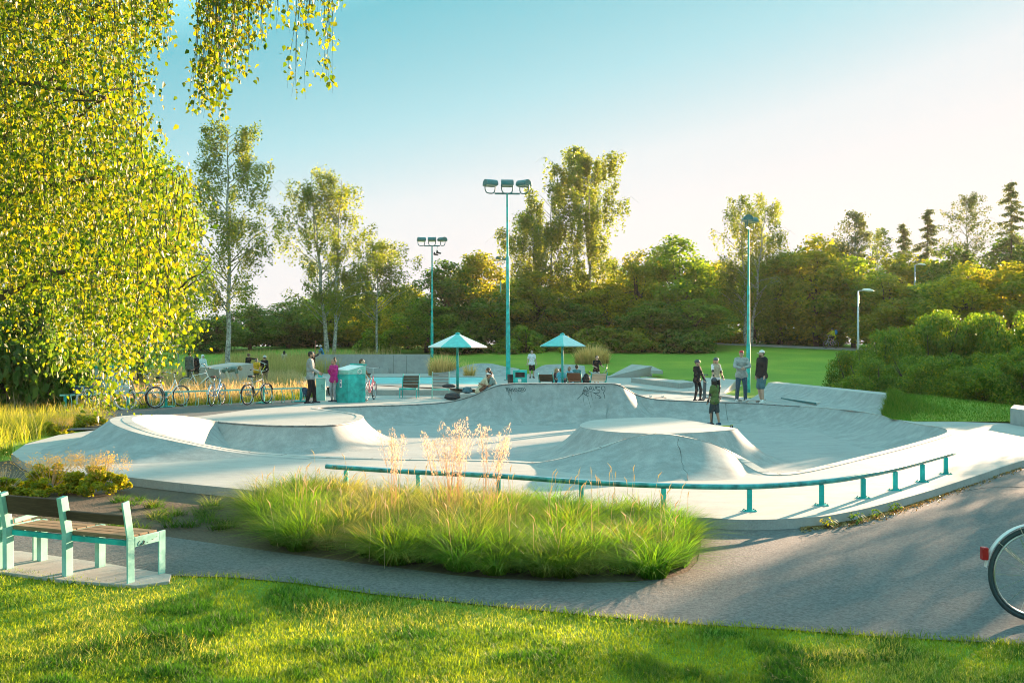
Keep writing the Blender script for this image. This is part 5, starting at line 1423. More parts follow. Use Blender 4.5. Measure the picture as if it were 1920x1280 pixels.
# ---- graffiti tags on the back wall of the bowl
def wall_uv(k0, k1, sp):
    def f(a, b):
        return wall_pt((k0 + (k1 - k0) * a) * SUBR, .03 + sp * (1 - b), .006)
    return f
def rim_k(u):
    best = min(range(NR), key=lambda i: abs(960 + rim[i].x / rim[i].y * FPX - u) + (0 if 28 * SUBR < i < 40 * SUBR else 9999)); return best / SUBR
k0, k1 = rim_k(946), rim_k(990)
Lg = [[(.0, .8), (.14, .85)], [(.07, .85), (.06, .35)], [(.22, .8), (.14, .75), (.15, .5), (.2, .5)], [(.15, .5), (.14, .3), (.22, .3)], [(.34, .75), (.27, .7), (.27, .35), (.34, .3), (.34, .5), (.30, .5)], [(.40, .7), (.40, .3)], [(.45, .75), (.50, .3), (.55, .75)], [(.63, .75), (.57, .55), (.62, .3), (.68, .5), (.63, .75)], [(.71, .75), (.78, .75), (.71, .3), (.79, .3)], [(.9, .5), (.86, .6), (.84, .45), (.9, .4), (.94, .6), (.88, .8), (.8, .6), (.84, .25), (.97, .3), (1.0, .55), (.96, .8)]]
tg = thing('graffiti_tag', 'small black graffiti tag with drips at the left of the raised bowl wall', 'graffiti', wall_pt(((k0 + k1) / 2) * SUBR, .1)); o = Vector(tg.location)
f = wall_uv(k0, k1, .085); strokes('letters', Lg, lambda a, b: f(a, b) - o, .009, m_inkg, tg)
strokes('drips', [[(.12, .3), (.12, -.4)], [(.20, .3), (.205, -1.1)], [(.35, .3), (.35, -.25)], [(.55, .3), (.55, -.15)], [(.7, .3), (.7, -.1)]], lambda a, b: f(a, b) - o, .004, m_inkg, tg)
k0, k1 = rim_k(1082), rim_k(1131); f2 = wall_uv(k0, k1, .13)
Lg = [[(.02, -.25), (.2, .3), (.3, .95), (.38, .75), (.22, .6)], [(.22, .6), (.4, .55), (.34, .95)], [(.42, .6), (.48, 1.0), (.54, .62)], [(.44, .75), (.53, .78)], [(.56, .95), (.6, .6), (.66, 1.0)], [(.80, .9), (.68, .95), (.70, .7), (.80, .6), (.72, .35), (.60, .4)], [(.2, .2), (.24, .55)], [(.24, .35), (.32, .55)], [(.24, .35), (.34, .1)], [(.36, .5), (.35, .1), (.42, .12)], [(.35, .32), (.42, .34)], [(.44, .5), (.54, .52)], [(.49, .5), (.49, .05)], [(.55, .45), (.68, .2), (.84, -.1), (.74, -.15)], [(.93, .65), (.86, .7), (.87, .95), (.97, .95), (.99, .65), (.93, .4), (.97, .1), (.98, -.2)]]
tg = thing('graffiti_tag', 'larger black graffiti tag with long drips at the right of the raised bowl wall', 'graffiti', wall_pt(((k0 + k1) / 2) * SUBR, .1)); o2 = Vector(tg.location)
strokes('letters', Lg, lambda a, b: f2(a, b) - o2, .009, m_inkg, tg)
strokes('drips', [[(.22, .1), (.25, -1.0)], [(.37, .1), (.45, -1.35)], [(.5, .05), (.53, -.4)], [(.62, .2), (.62, -.2)]], lambda a, b: f2(a, b) - o2, .004, m_inkg, tg)
# hairline cracks in the bowl walls and the mound
s = MB()
for u in (1258, 1318): 
    k = rim_k(1150); 
    i = min(range(41 * SUBR, 48 * SUBR), key=lambda i: abs(960 + rim[i].x / rim[i].y * FPX - u)); s.tube([wall_pt(i, .02 + .08 * j, .003) for j in range(9)], .006, 4)
tag(s.build('bowl_joints', mc_joint), kind='structure')
s = MB(); r_ = random.Random(4)
for ctl in (57.5, 59.4):
    i = int(ctl * SUBR); p, n = rim[i], nin[i]; pts = []
    for j in range(12):
        t_ = .05 + j * .075; z0 = p.z; rl_ = 1.65 * (.35 + .65 * min(1, z0 / .3)); w = .17 + rl_ * t_
        zz = -.012 + (z0 + .016) * (1 - t_) ** 1.7 + .003; sd_ = Vector((n.y, -n.x)) * r_.uniform(-.025, .025)
        pts.append(Vector((p.x - n.x * w + sd_.x, p.y - n.y * w + sd_.y, zz)) - ml)
    s.tube(pts, [.002 if r_.random() < .8 else .005 for _ in pts], 4)
s.build('cracks', mc_joint, mound)
# platform coping joints
# ---- board and box behind the bikes
o = g(155, 772); t = thing('notice_board', 'pale blue board on posts half hidden by the birch leaves', 'board', o + Vector((0, 2.2, 0)), R(-6)); Yb = o.y + 2.2; k = Yb / FPX
MB().box((0, 0, CAMH - 62 * k), (68 * k, .05, 46 * k)).build('panel', plain('pale_blue_panel', (.50, .66, .70), .5, var=.06, scale=2), t, bevel=.01)
MB().box((0, -.01, CAMH - 38 * k), (70 * k, .09, 5 * k)).build('top_rail', m_teal, t)
for sx in (-1, 1): MB().bar((sx * 30 * k, .04, 0), (sx * 30 * k, .04, CAMH - 40 * k), .07, .07).build('post', m_teal, t)

# ---- bicycle rack
rs0, rs1 = g(112, 770), g(566, 752)
t = thing('bicycle_rack', 'long teal bicycle rack with a row of hoops at the edge of the meadow', 'bicycle rack', rs0); dv = rs1 - rs0; Ln = dv.length; du = dv.normalized(); nu = Vector((-du.y, du.x, 0))
MB().bar(Vector((0, 0, .47)), dv + Vector((0, 0, .47)), .06, .05).build('rail', m_teal_pale, t)
for f_ in (.02, .40, .82, .995):
    MB().bar(dv * f_, dv * f_ + Vector((0, 0, .56 if f_ == .82 else .47)), .07, .07).build('post', m_teal, t); 
    MB().box(dv * f_ + Vector((0, 0, .012)), (.4, .5, .02)).build('foot', m_teal, t)
nh = 21
for i in range(nh):
    c = dv * ((i + .7) / nh); s = MB(); 
    pts = catmull([c + Vector((0, 0, .46)) + du * .06, c - nu * .16 + Vector((0, 0, .44)), c - nu * .27 + Vector((0, 0, .22)), c - nu * .20 + Vector((0, 0, .02)), c + du * .1 - nu * .19 + Vector((0, 0, .02)), c + du * .1 - nu * .2 + Vector((0, 0, .25))], 4, closed=False)
    s.tube(pts, .012, 6); s.build('hoop', m_teal_pale, t, smooth=True)
o = rs0 + du * .5; tb_ = thing('planter_box', 'long dark planter box at the left end of the bicycle rack', 'box', o + Vector((.1, .3, .48)), math.atan2(du.y, du.x))
MB().box((0, 0, .12), (.75, .26, .24)).build('box', plain('navy_box', (.02, .06, .09), .6), tb_, bevel=.01); MB().box((0, 0, .25), (.79, .30, .03)).build('rim', m_teal_dark, tb_)

# ---- bicycles
def wheel(t, x, z, r, tyre_m, rim_m, name='wheel', spokes=16, lx=0.0):
    w = MB().ring((x, lx, z), r - .018, (.018, .017), 'y', 40, 8).build('tyre', tyre_m, None, smooth=True)
    rimo = MB().ring((x, lx, z), r - .045, (.010, .012), 'y', 40, 6).build(name, rim_m, t, smooth=True); w.parent = rimo
    s = MB(); s.tube([(x, lx - .05, z), (x, lx + .05, z)], .022, 8)
    for k in range(spokes):
        a = 2 * math.pi * k / spokes; s.tube([(x + .02 * math.cos(a + .6), lx + (.03 if k % 2 else -.03), z + .02 * math.sin(a + .6)), (x + (r - .05) * math.cos(a), lx, z + (r - .05) * math.sin(a))], .0016, 3, cap=False)
    s.build('spokes', m_steel, rimo)
def bicycle(label, loc, rz, fm, lean=0.0, r=.34, step=False, guard=None, rack=True, basket=False, saddle_m=None, tyre=None, rim_m=None, group='bicycles parked at the rack', tall_bar=.1, light=False):
    """heads along local +x, rear hub at the origin"""
    t = thing('bicycle', label, 'bicycle', loc, rz, group, tilt=(lean, 0))
    ty = tyre or m_rubber; rm = rim_m or m_steel; wb = 1.06
    wheel(t, 0, r, r, ty, rm); wheel(t, wb, r, r, ty, rm)
    bb = Vector((.44, 0, r - .05)); st = Vector((.26, 0, r + .42)); hd = Vector((wb - .24, 0, r + .50)); hl_ = Vector((wb - .19, 0, r + .34)); rh = Vector((0, 0, r))
    s = MB()
    s.tube([bb, st], .016, 8)
    if step: s.tube(catmull([hl_, bb.lerp(hl_, .5) - Vector((0, 0, .05)), bb], 4, closed=False), .021, 8); s.tube(catmull([hd, Vector((.62, 0, r + .22)), st.lerp(bb, .55)], 4, closed=False), .015, 8)
    else: s.tube([hl_, bb], .020, 8); s.tube([hd, st + Vector((0, 0, -.04))], .017, 8)
    s.tube([hd + Vector((-.01, 0, .03)), hl_ + Vector((.01, 0, -.03))], .022, 8)
    for sy in (-.055, .055): s.tube([rh + Vector((0, sy, 0)), bb + Vector((0, sy * .5, 0))], .010, 6); s.tube([rh + Vector((0, sy, 0)), st + Vector((0, sy * .3, -.06))], .009, 6)
    s.build('frame', fm, t, smooth=True)
    s = MB(); fh = Vector((wb, 0, r))
    for sy in (-.05, .05): s.tube(catmull([hl_ + Vector((0, sy * .8, -.02)), Vector((wb - .12, sy, r + .18)), fh + Vector((0, sy, 0))], 3, closed=False), .012, 6)
    s.build('fork', fm, t, smooth=True)
    hb = hd + Vector((-.05, 0, .12 + tall_bar)); s = MB(); s.tube([hd, hb], .013, 8)
    s.tube(catmull([hb + Vector((-.20, -.30, .03)), hb + Vector((-.08, -.28, .05)), hb + Vector((.02, -.12, .0)), hb, hb + Vector((.02, .12, .0)), hb + Vector((-.08, .28, .05)), hb + Vector((-.20, .30, .03))], 4, closed=False), .012, 7)
    h_ = s.build('handlebar', m_steel, t, smooth=True)
    for sy in (-.3, .3): MB().tube([hb + Vector((-.22, sy, .03)), hb + Vector((-.10, sy * .96, .047))], .017, 8).build('grip', m_black, h_, smooth=True)
    sp = st + Vector((-.05, 0, .16)); s = MB().tube([st, sp], .012, 8); s.build('seat_post', m_steel, t, smooth=True)
    s = MB().ball(sp + Vector((-.05, 0, .03)), (.11, .085, .045), 12, 8); s.caps(sp + Vector((0, 0, .03)), sp + Vector((.14, 0, .025)), .045, .022); s.build('saddle', saddle_m or m_black, t, smooth=True)
    s = MB().ring(bb + Vector((0, -.045, 0)), .09, (.006, .004), 'y', 24, 5); s.tube([bb + Vector((0, -.06, 0)), bb + Vector((.10, -.065, -.13))], .011, 6); s.tube([bb + Vector((0, .06, 0)), bb + Vector((-.10, .065, .13))], .011, 6)
    s.box(bb + Vector((.11, -.11, -.14)), (.09, .08, .025)); s.box(bb + Vector((-.11, .11, .14)), (.09, .08, .025)); s.build('crank', m_black, t)
    if guard:
        s = MB()
        for cx, a0, a1 in ((0, 5, 172), (wb, 20, 150)): s.ring((cx, 0, r), r + .022, (.003, .028), 'y', 20, 6, a0, a1)
        s.build('mudguard', guard, t, smooth=True)
        s = MB()
        for sy in (-.03, .03): s.tube([(0, sy * 1.6, r), (-(r + .02) * math.cos(R(40)), sy, r + (r + .02) * math.sin(R(40)))], .003, 5); s.tube([(0, sy * 1.6, r), (-(r + .02) * math.cos(R(70)), sy, r + (r + .02) * math.sin(R(70)))], .003, 5)
        s.build('guard_stay', m_steel, t)
    if rack:
        s = MB()
        for sy in (-.06, .06): s.tube([(.2, sy, r + .40), (-.28, sy, r + .40)], .006, 6); s.tube([(0, sy, r), (-.14, sy, r + .40)], .006, 6)
        for k in range(3): s.tube([(-.26 + k * .2, -.06, r + .40), (-.26 + k * .2, .06, r + .40)], .005, 5)
        s.build('luggage_rack', m_steel if not basket else m_black, t, smooth=True)
    if basket:
        s = MB()
        for z_ in (.30, .40): s.tube([(.12, -.2, r + z_), (-.25, -.2, r + z_), (-.25, .2, r + z_), (.12, .2, r + z_)], .006, 5)
        s.build('side_rails', m_black, t)
    if light:
        s = MB().box((-(r + .055) * math.cos(R(22)), 0, r + (r + .055) * math.sin(R(22))), (.045, .055, .095)); s.build('rear_light', plain('red_reflector', (.42, .012, .02), .25), t, bevel=.008)
        s = MB().ring((.05, -.06, r + .02), .10, .008, 'y', 14, 6, 60, 300); s.build('wheel_lock', plain('blue_black', (.02, .05, .07), .4), t, smooth=True)
    return t
m_silv = plain('silver_paint', (.62, .64, .64), .35, .4, var=.06)
m_bluebike = plain('light_blue_bike_paint', (.12, .33, .52), .4, var=.08)
m_darkbike = plain('grey_bike_paint', (.22, .27, .28), .4, .3)
m_whitebike = plain('white_bike_paint', (.7, .72, .72), .4, var=.05)
m_pinkbike = plain('pink_bike_paint', (.62, .10, .20), .4)
m_brown = plain('brown_leather', (.16, .06, .045), .6)
m_tyre_teal = plain('weathered_tyre', (.035, .055, .06), .75)
# foreground bicycle, only its rear wheel is in the picture
bb_ = Vector(((1941 - 960) / FPX * 7.42, 7.42, -.112))
bicycle('city bicycle at the right edge, rear wheel with silver mudguard and red light', bb_, R(-2), m_silv, 0.0, .352, True, m_silv, False, tyre=m_tyre_teal, group=None, light=True)
def rb(label, u, v, deg, fm, **kw):
    p = g(u, v); bicycle(label, p, R(deg), fm, **kw)
rb('cream tyred bicycle leftmost at the rack under the birch leaves', 165, 771, 28, m_whitebike, step=True, tyre=plain('cream_tyre', (.55, .53, .48), .7), rim_m=m_silv)
rb('bicycle second from the left at the rack, mostly behind leaves', 234, 768, 52, m_darkbike, step=True)
rb('white city bicycle with a black saddle, third from the left at the rack', 289, 764, 58, m_whitebike, step=True, guard=m_silv)
rb('light blue bicycle with a brown saddle seen from behind at the rack', 397, 761, 88, m_bluebike, guard=plain('pale_guard', (.5, .62, .68), .4), basket=True, saddle_m=m_brown, tall_bar=.22, step=True)
rb('dark grey bicycle with black saddle at the right of the rack', 464, 759, 68, m_darkbike, guard=m_black, tall_bar=.16)
p = q(352, 718, 40); p.z = .1
bicycle('white bicycle leaning in the dry grass by the concrete block', p, R(30), m_whitebike, R(-24), group=None, rack=False)
p = g(686, 752); bicycle('pink bicycle standing behind the recycling container', p + Vector((0, .2, 0)), R(84), m_pinkbike, R(2), group=None, rack=False, step=True, tall_bar=.2)

# ---- skateboards and scooters
def board(label, loc, rz, col, rot=(0, 0), up=False):
    t = thing('skateboard', label, 'skateboard', loc, rz, None, tilt=rot); s = MB(); rows = []
    for i in range(13):
        x = -.40 + .8 * i / 12; w = .10 * (1 - (abs(x) / .42) ** 6) ** .5 + .002; z = .085 + (.04 * max(0, (abs(x) - .28) / .12) ** 1.4); rows.append((x, w, z))
    for x, w, z in rows: s.v += [Vector((x, -w, z)), Vector((x, w, z)), Vector((x, w, z - .012)), Vector((x, -w, z - .012))]
    for i in range(12):
        for k in range(4): s.f.append((i * 4 + k, i * 4 + (k + 1) % 4, i * 4 + 4 + (k + 1) % 4, i * 4 + 4 + k))
    s.f += [(3, 2, 1, 0), (48, 49, 50, 51)]; s.build('deck', col, t)
    for x in (-.24, .24):
        tr = MB().box((x, 0, .06), (.05, .10, .03)).build('truck', m_steel, t)
        for sy in (-.085, .085): MB().tube([(x, sy - .016, .027), (x, sy + .016, .027)], .027, 10).build('wheel', m_white, tr)
    return t
def scooter(label, loc, rz, deckm, stemm, h=.85, rot=(0, 0), L=.5, barw=.26):
    """front along local +x"""
    t = thing('kick_scooter', label, 'scooter', loc, rz, None, tilt=rot)
    MB().box((0, 0, .075), (L, .11, .03)).build('deck', deckm, t, bevel=.01)
    fx = L / 2 + .10; tpx = fx - .07
    s = MB().tube([(L / 2 - .02, 0, .08), (fx - .03, 0, .16)], .02, 8); s.tube([(fx, 0, .06), (fx - .02, 0, .14), (tpx, 0, h)], [.016, .02, .016], 8); s.build('stem', stemm, t, smooth=True)
    hb = MB().tube([(tpx, -barw, h + .01), (tpx, barw, h + .01)], .014, 8).build('handlebar', stemm, t, smooth=True)
    for sy in (-1, 1): MB().tube([(tpx, sy * barw, h + .01), (tpx, sy * (barw - .11), h + .01)], .019, 8).build('grip', m_black, hb)
    for x in (fx, -L / 2 - .06): MB().ring((x, 0, .055), .036, (.019, .013), 'y', 18, 7).build('wheel', m_black, t, smooth=True)
    MB().bar((-L / 2, 0, .08), (-L / 2 - .12, 0, .12), .06, .008).build('brake', deckm, t)
    return t
# ================================================================== people
DG = bpy.context.evaluated_depsgraph_get
def remesh(mbx, voxel, smooth=3):
    """weld overlapping closed shells into one continuous surface"""
    me = mbx.mesh('tmp'); o = bpy.data.objects.new('tmp', me); COL.objects.link(o)
    r = o.modifiers.new('r', 'REMESH'); r.mode = 'VOXEL'; r.voxel_size = voxel
    if smooth: s = o.modifiers.new('s', 'SMOOTH'); s.factor = .5; s.iterations = smooth
    ev = o.evaluated_get(bpy.context.evaluated_depsgraph_get())
    out = bpy.data.meshes.new_from_object(ev)
    bpy.data.objects.remove(o); bpy.data.meshes.remove(me)
    out.polygons.foreach_set('use_smooth', [True] * len(out.polygons)); return out
def ik(a, c, l1, l2, pole):
    a, c = Vector(a), Vector(c); d = c - a; L = min(d.length, (l1 + l2) * .998)
    dn = d.normalized(); c = a + dn * L
    x = (l1 * l1 - l2 * l2 + L * L) / (2 * L); h = math.sqrt(max(0, l1 * l1 - x * x))
    p = Vector(pole); p = p - dn * p.dot(dn)
    if p.length < 1e-4: p = Vector((0, 1, 0))
    return a + dn * x + p.normalized() * h, c
SK = {'fair': (.52, .33, .25), 'tan': (.38, .22, .15), 'brown': (.22, .12, .08)}
def skin(k): return plain('skin_' + k, SK[k], .5, var=.06, spec=.35)
def cloth(name, col): return plain(name, col, .85, var=.16, scale=14, spec=.15)
def person(label, loc, h, rz, lean=0, pz=.945, hands=None, feet=None, head=(0, 0), shirt=('grey_sweatshirt', (.3, .32, .33)), sleeve='long', pants=('black_trousers', (.02, .02, .025)), legs='long',
           shoe=(.03, .03, .035), sole=(.7, .7, .68), sk='fair', hair=('dark', 'short'), hat=None, beard=False, group=None, vest=None, pads=None, knees=None, elbows=None, hood=False, loose=1.0, glasses=False, twist=0, coarse=False):
    S = h / 1.75; hs = (1.75 / h) ** .55
    t = thing('person', label, 'person', loc, rz, group); t.scale = (S, S, S)
    th = R(lean); U = Vector((0, -math.sin(th), math.cos(th))); X = Vector((1, 0, 0)); Fw = Vector((0, -math.cos(th), -math.sin(th)))
    if twist: Rm = Matrix.Rotation(R(twist), 3, 'Z'); X2 = Rm @ X
    else: X2 = X
    P = Vector((0, 0, pz)); C = P + U * .37; ST = P + U * .485; Nk = P + U * .545
    Hc = Nk + U * .115 * hs + Vector((0, -.025, .01))
    hm = Matrix.Rotation(R(head[0]), 3, 'Z') @ Matrix.Rotation(R(-head[1]), 3, 'X')
    hands = hands or [(-.23, -.04, pz - .14), (.23, -.04, pz - .14)]; feet = feet or [(-.10, 0, .0), (.10, -.02, .0)]
    B = MB(); SH = MB(); TR = MB(); V_ = .0165 if coarse else .013
    # torso
    def torso(m, e):
        m.caps(P - X * .075, P + X * .075, .108 + e, .108 + e); m.caps(P + U * .17 - X2 * .06, P + U * .17 + X2 * .06, .104 + e, .104 + e)
        m.caps(C - X2 * .085, C + X2 * .085, .112 + e, .112 + e); m.caps(P, C, .11 + e, .12 + e); m.caps(ST - X2 * .13, ST + X2 * .13, .062 + e, .062 + e); m.caps(C + U * .03 - X2 * .06, C + U * .08 + X2 * .06, .1 + e, .1 + e)
    torso(B, 0); torso(SH, .014 * loose)
    SH.caps(P + X * -.08 - U * .06, P + X * .08 - U * .06, .126 + .012 * loose, .126 + .012 * loose)
    B.caps(ST + U * .02, Nk + U * .06, .055, .05)
    # head
    hr = (.074 * hs, .094 * hs, .112 * hs)
    B.ball(Hc, hr, 14, 10, hm)
    hp = lambda x, y, z: Hc + hm @ (Vector((x, y, z)) * hs)
    B.ball(hp(0, -.03, -.055), (.052 * hs, .062 * hs, .058 * hs), 12, 8, hm); B.caps(hp(0, -.088, .005), hp(0, -.108, -.022), .012 * hs, .015 * hs, 8, 3)
    for sx in (-1, 1): B.ball(hp(sx * .075, .008, -.008), (.012 * hs, .022 * hs, .032 * hs), 8, 6, hm)
    B.caps(hp(-.03, -.078, .026), hp(.03, -.078, .026), .014 * hs, .014 * hs, 8, 3)
    # arms
    for i, sx in enumerate((-1, 1)):
        A = ST + X2 * sx * .175 - U * .005; hd = Vector(hands[i])
        pole = (elbows[i] if elbows else (sx * .35, .8, -.35))
        E, Wp = ik(A, hd, .285, .255, pole)
        B.caps(A, E, .046, .038); B.caps(E, Wp, .038, .026)
        SH.caps(ST + X2 * sx * .13, A, .07, .066)
        if sleeve == 'long': SH.caps(A, E, .062 * loose, .054 * loose); SH.caps(E, E.lerp(Wp, .93), .053 * loose, .043 * loose)
        elif sleeve == 'short': SH.caps(A, A.lerp(E, .68), .066, .064)
        d = (Wp - E).normalized(); sd_ = d.cross(Vector((0, 1, .3))); sd_.normalize(); pn = sd_.cross(d)
        inn = -sx
        B.caps(Wp, Wp + d * .075, .026, .032)
        for k in range(4):
            b0 = Wp + d * .082 + sd_ * (-.027 + .018 * k); L = (.062, .074, .07, .054)[k]; cl = pn * (.012 * inn)
            B.caps(b0, b0 + d * L * .55 + cl * .5, .0105, .0098, 7, 2); B.caps(b0 + d * L * .55 + cl * .5, b0 + d * L * .9 + cl * 2.2, .0098, .0085, 7, 2)
        B.caps(Wp + d * .02 + sd_ * -.03, Wp + d * .065 + sd_ * -.058, .012, .0105, 7, 2)
        if pads:
            m_ = MB().ball(E, (.06, .06, .075), 10, 8); link('elbow_pad', m_.mesh('elbow_pad', True), m_black, t)
            m_ = MB().caps(Wp - d * .05, Wp + d * .02, .040, .040); link('wrist_guard', m_.mesh('wrist_guard', True), m_black, t)
    # legs
    for i, sx in enumerate((-1, 1)):
        Hh = P + X * sx * .088 - Vector((0, 0, .03)); F_ = Vector(feet[i]); An = F_ + Vector((0, 0, .085))
        kp = knees[i] if knees else (sx * .12, -1, .1)
        K_, An = ik(Hh, An, .43, .415, kp)
        B.caps(Hh, K_, .080, .054); B.caps(K_, K_.lerp(An, .35), .053, .056); B.caps(K_.lerp(An, .35), An, .055, .036)
        if legs == 'long': TR.caps(Hh, K_, .098 * loose, .072 * loose); TR.caps(K_, An.lerp(K_, .06), .070 * loose, .058 * loose)
        elif legs == 'tight': TR.caps(Hh, K_, .090, .062); TR.caps(K_, K_.lerp(An, .35), .060, .061); TR.caps(K_.lerp(An, .35), An.lerp(K_, .05), .060, .042)
        else: TR.caps(Hh, Hh.lerp(K_, .92), .104, .096)
        # feet: pointing along the facing (-y) with a slight toe-out
        fd = Vector((sx * .22, -1, 0)).normalized(); sd_ = Vector((-fd.y, fd.x, 0)); hz_ = An.z - .085
        he = Vector((An.x, An.y, hz_)) - fd * .055; to = Vector((An.x, An.y, hz_)) + fd * .165
        B.caps(An, Vector((An.x, An.y, hz_ + .05)), .036, .04); B.caps(he + Vector((0, 0, .045)), to + Vector((0, 0, .03)), .033, .026)
        m_ = MB(); m_.caps(he + Vector((0, 0, .055)), he + fd * .07 + Vector((0, 0, .075)), .043, .046); m_.caps(he + Vector((0, 0, .045)), to - fd * .03 + Vector((0, 0, .04)), .042, .039); m_.caps(to - fd * .08 + sd_ * .014 + Vector((0, 0, .04)), to - fd * .01 - sd_ * .006 + Vector((0, 0, .036)), .042, .034)
        for v in m_.v: v.z = max(v.z, hz_ + .012)
        so_ = link('shoe', remesh(m_, .012, 2), cloth('shoe_%02d_%02d_%02d' % tuple(int(c * 99) for c in shoe), shoe), t)
        m_ = MB(); ol = []
        for k in range(14):
            a = 2 * math.pi * k / 14; ex = .058 + (.165 + .055 - .058) * .0
            c = (he + to) / 2 + fd * math.cos(a) * .148 + sd_ * math.sin(a) * (.049 if math.cos(a) > -.2 else .042); ol.append(c)
        m_.prism([(p.x, p.y) for p in ol], hz_, hz_ + .026); link('sole', m_.mesh('sole'), cloth('sole_%02d' % int(sole[0] * 99), sole), so_)
        if pads:
            m_ = MB().ball(K_ + Vector((0, -.03, 0)), (.062, .06, .095), 10, 8); link('knee_pad', m_.mesh('knee_pad', True), m_black, t)
    TR.caps(P - X * .075, P + X * .075, .120, .120); TR.caps(P - X * .06 - U * .06, P + X * .06 - U * .06, .115, .115)
    bo_ = link('body', remesh(B, V_, 2), skin(sk), t)
    link('trousers' if legs != 'short' else 'shorts', remesh(TR, .018, 3), cloth(*pants), t)
    if hood: SH.caps(ST + U * .03 - X2 * .07 + Vector((0, .06, 0)), ST + U * .03 + X2 * .07 + Vector((0, .06, 0)), .06, .06)
    link('shirt', remesh(SH, .018, 3), cloth(*shirt), t)
    if vest:
        m_ = MB(); torso(m_, .026); m_.caps(P + X * -.08 - U * .05, P + X * .08 - U * .05, .13, .13); link('vest', remesh(m_, .02, 3), cloth(*vest), t)
    # face
    dk = plain('eye_dark', (.02, .015, .012), .3); lp = plain('lips', (.36, .13, .11), .5)
    for sx in (-1, 1): link('eye', MB().ball(hp(sx * .030, -.0835, .012), (.011 * hs, .008 * hs, .007 * hs), 8, 6, hm).mesh('eye', True), dk, t)
    link('mouth', MB().caps(hp(-.02, -.089, -.058), hp(.02, -.089, -.058), .005 * hs, .005 * hs, 6, 2).mesh('mouth', True), lp, t)
    hcol = {'dark': (.018, .013, .01), 'brown': (.10, .05, .028), 'blond': (.42, .29, .13), 'ginger': (.32, .10, .03), 'fair': (.30, .2, .12)}
    if hair:
        hmtl = plain('hair_' + hair[0], hcol[hair[0]], .6, var=.3, scale=30); m_ = MB()
        m_.ball(hp(0, .022, .022), (.083 * hs, .092 * hs, .104 * hs), 14, 10, hm)
        if hair[1] in ('long', 'mid'):
            L = .34 if hair[1] == 'long' else .18
            for sx in (-.05, 0, .05): m_.caps(hp(sx, .062, .03), hp(sx * 1.25, .095, -L), .05 * hs, .03 * hs)
        if hair[1] == 'bun': m_.ball(hp(0, .03, .145), (.045 * hs,) * 3, 10, 8)
        if hair[1] == 'curly':
            r = random.Random(3)
            for k in range(26):
                a = r.uniform(0, 6.28); z_ = r.uniform(.0, .1); m_.ball(hp(math.cos(a) * .075, .03 + math.sin(a) * .075, .03 + z_), .03 * hs, 7, 5)
        link('hair', remesh(m_, .012, 1), hmtl, t)
    if beard: 
        m_ = MB().ball(hp(0, -.042, -.075), (.056 * hs, .058 * hs, .05 * hs), 12, 8, hm); link('beard', m_.mesh('beard', True), plain('hair_' + hair[0], hcol[hair[0]], .6, var=.3, scale=30), t)
    if glasses:
        m_ = MB()
        for sx in (-1, 1): m_.ring(hp(sx * .032, -.098, .012), .024 * hs, .003, 'y', 12, 5)
        link('glasses', m_.mesh('glasses'), m_black, t)
    if hat:
        kind, hc = hat; hmn = plain('hat_%s_%02d' % (kind, int(hc[0] * 99)), hc, .5, var=.06); m_ = MB()
        if kind == 'cap':
            m_.ball(hp(0, .012, .035), (.086 * hs, .104 * hs, .092 * hs), 16, 7, hm, half=-.05)
            br = []
            for k in range(9):
                a = R(-70 + 140 * k / 8); br.append((math.sin(a) * .078, -.085 - math.cos(a) * .085))
            up = [hp(x, y, .036 - (abs(y) - .085) * .22) for x, y in br]; lo = [p - Vector((0, 0, .008)) for p in up]
            m_.hull6(lo, up)
        elif kind == 'helmet':
            m_.ball(hp(0, .012, .03), (.102 * hs, .122 * hs, .112 * hs), 18, 9, hm, half=-.18)
            s_ = MB()
            for sx in (-1, 1): s_.tube([hp(sx * .082, -.02, .02), hp(sx * .06, -.045, -.10), hp(0, -.06, -.118)], .006, 5)
            link('chin_strap', s_.mesh('chin_strap'), m_black, t)
        elif kind == 'hijab':
            m_.ball(hp(0, .022, .012), (.094 * hs, .105 * hs, .124 * hs), 14, 9, hm); m_.caps(hp(0, .02, -.08), hp(0, .03, -.20), .085, .12)
            m_.caps(hp(-.05, -.03, -.13), hp(.05, -.03, -.13), .05, .05)
        link({'cap': 'cap', 'helmet': 'helmet', 'hijab': 'headscarf'}[kind], m_.mesh(kind, True), hmn, t)
    return t
FL = g
KB = lambda u, v, z=0: g(u, v, z)
BLK = ('black_cloth', (.016, .016, .019)); 
# standing people on the plaza
person('man in a grey sweatshirt and black joggers standing beside the teal container', g(582, 757), 1.80, R(98), hands=[(-.13, -.27, 1.02), (.13, -.27, 1.04)], shirt=('grey_sweatshirt', (.30, .33, .33)), pants=BLK, feet=[(-.11, .10, 0), (.10, -.14, 0)], hair=('dark', 'short'), beard=True, sk='tan', loose=1.08, shoe=(.02, .025, .04))
person('girl in a magenta top with a hair bun, half hidden left of the teal container', g(626, 754), 1.52, R(-38), hands=[(-.10, -.22, 1.30), (.20, -.12, .80)], shirt=('magenta_top', (.50, .03, .22)), pants=('light_grey_leggings', (.33, .34, .36)), legs='tight', hair=('brown', 'bun'), head=(-8, 12), shoe=(.06, .06, .08), sk='tan')
person('girl with long brown hair standing with a pink bicycle right of the teal container', g(678, 751.5), 1.50, R(80), hands=[(-.22, -.3, .95), (.18, -.32, .95)], shirt=('patterned_top', (.30, .16, .10)), pants=('dark_jeans', (.03, .045, .07)), legs='tight', hair=('brown', 'long'))
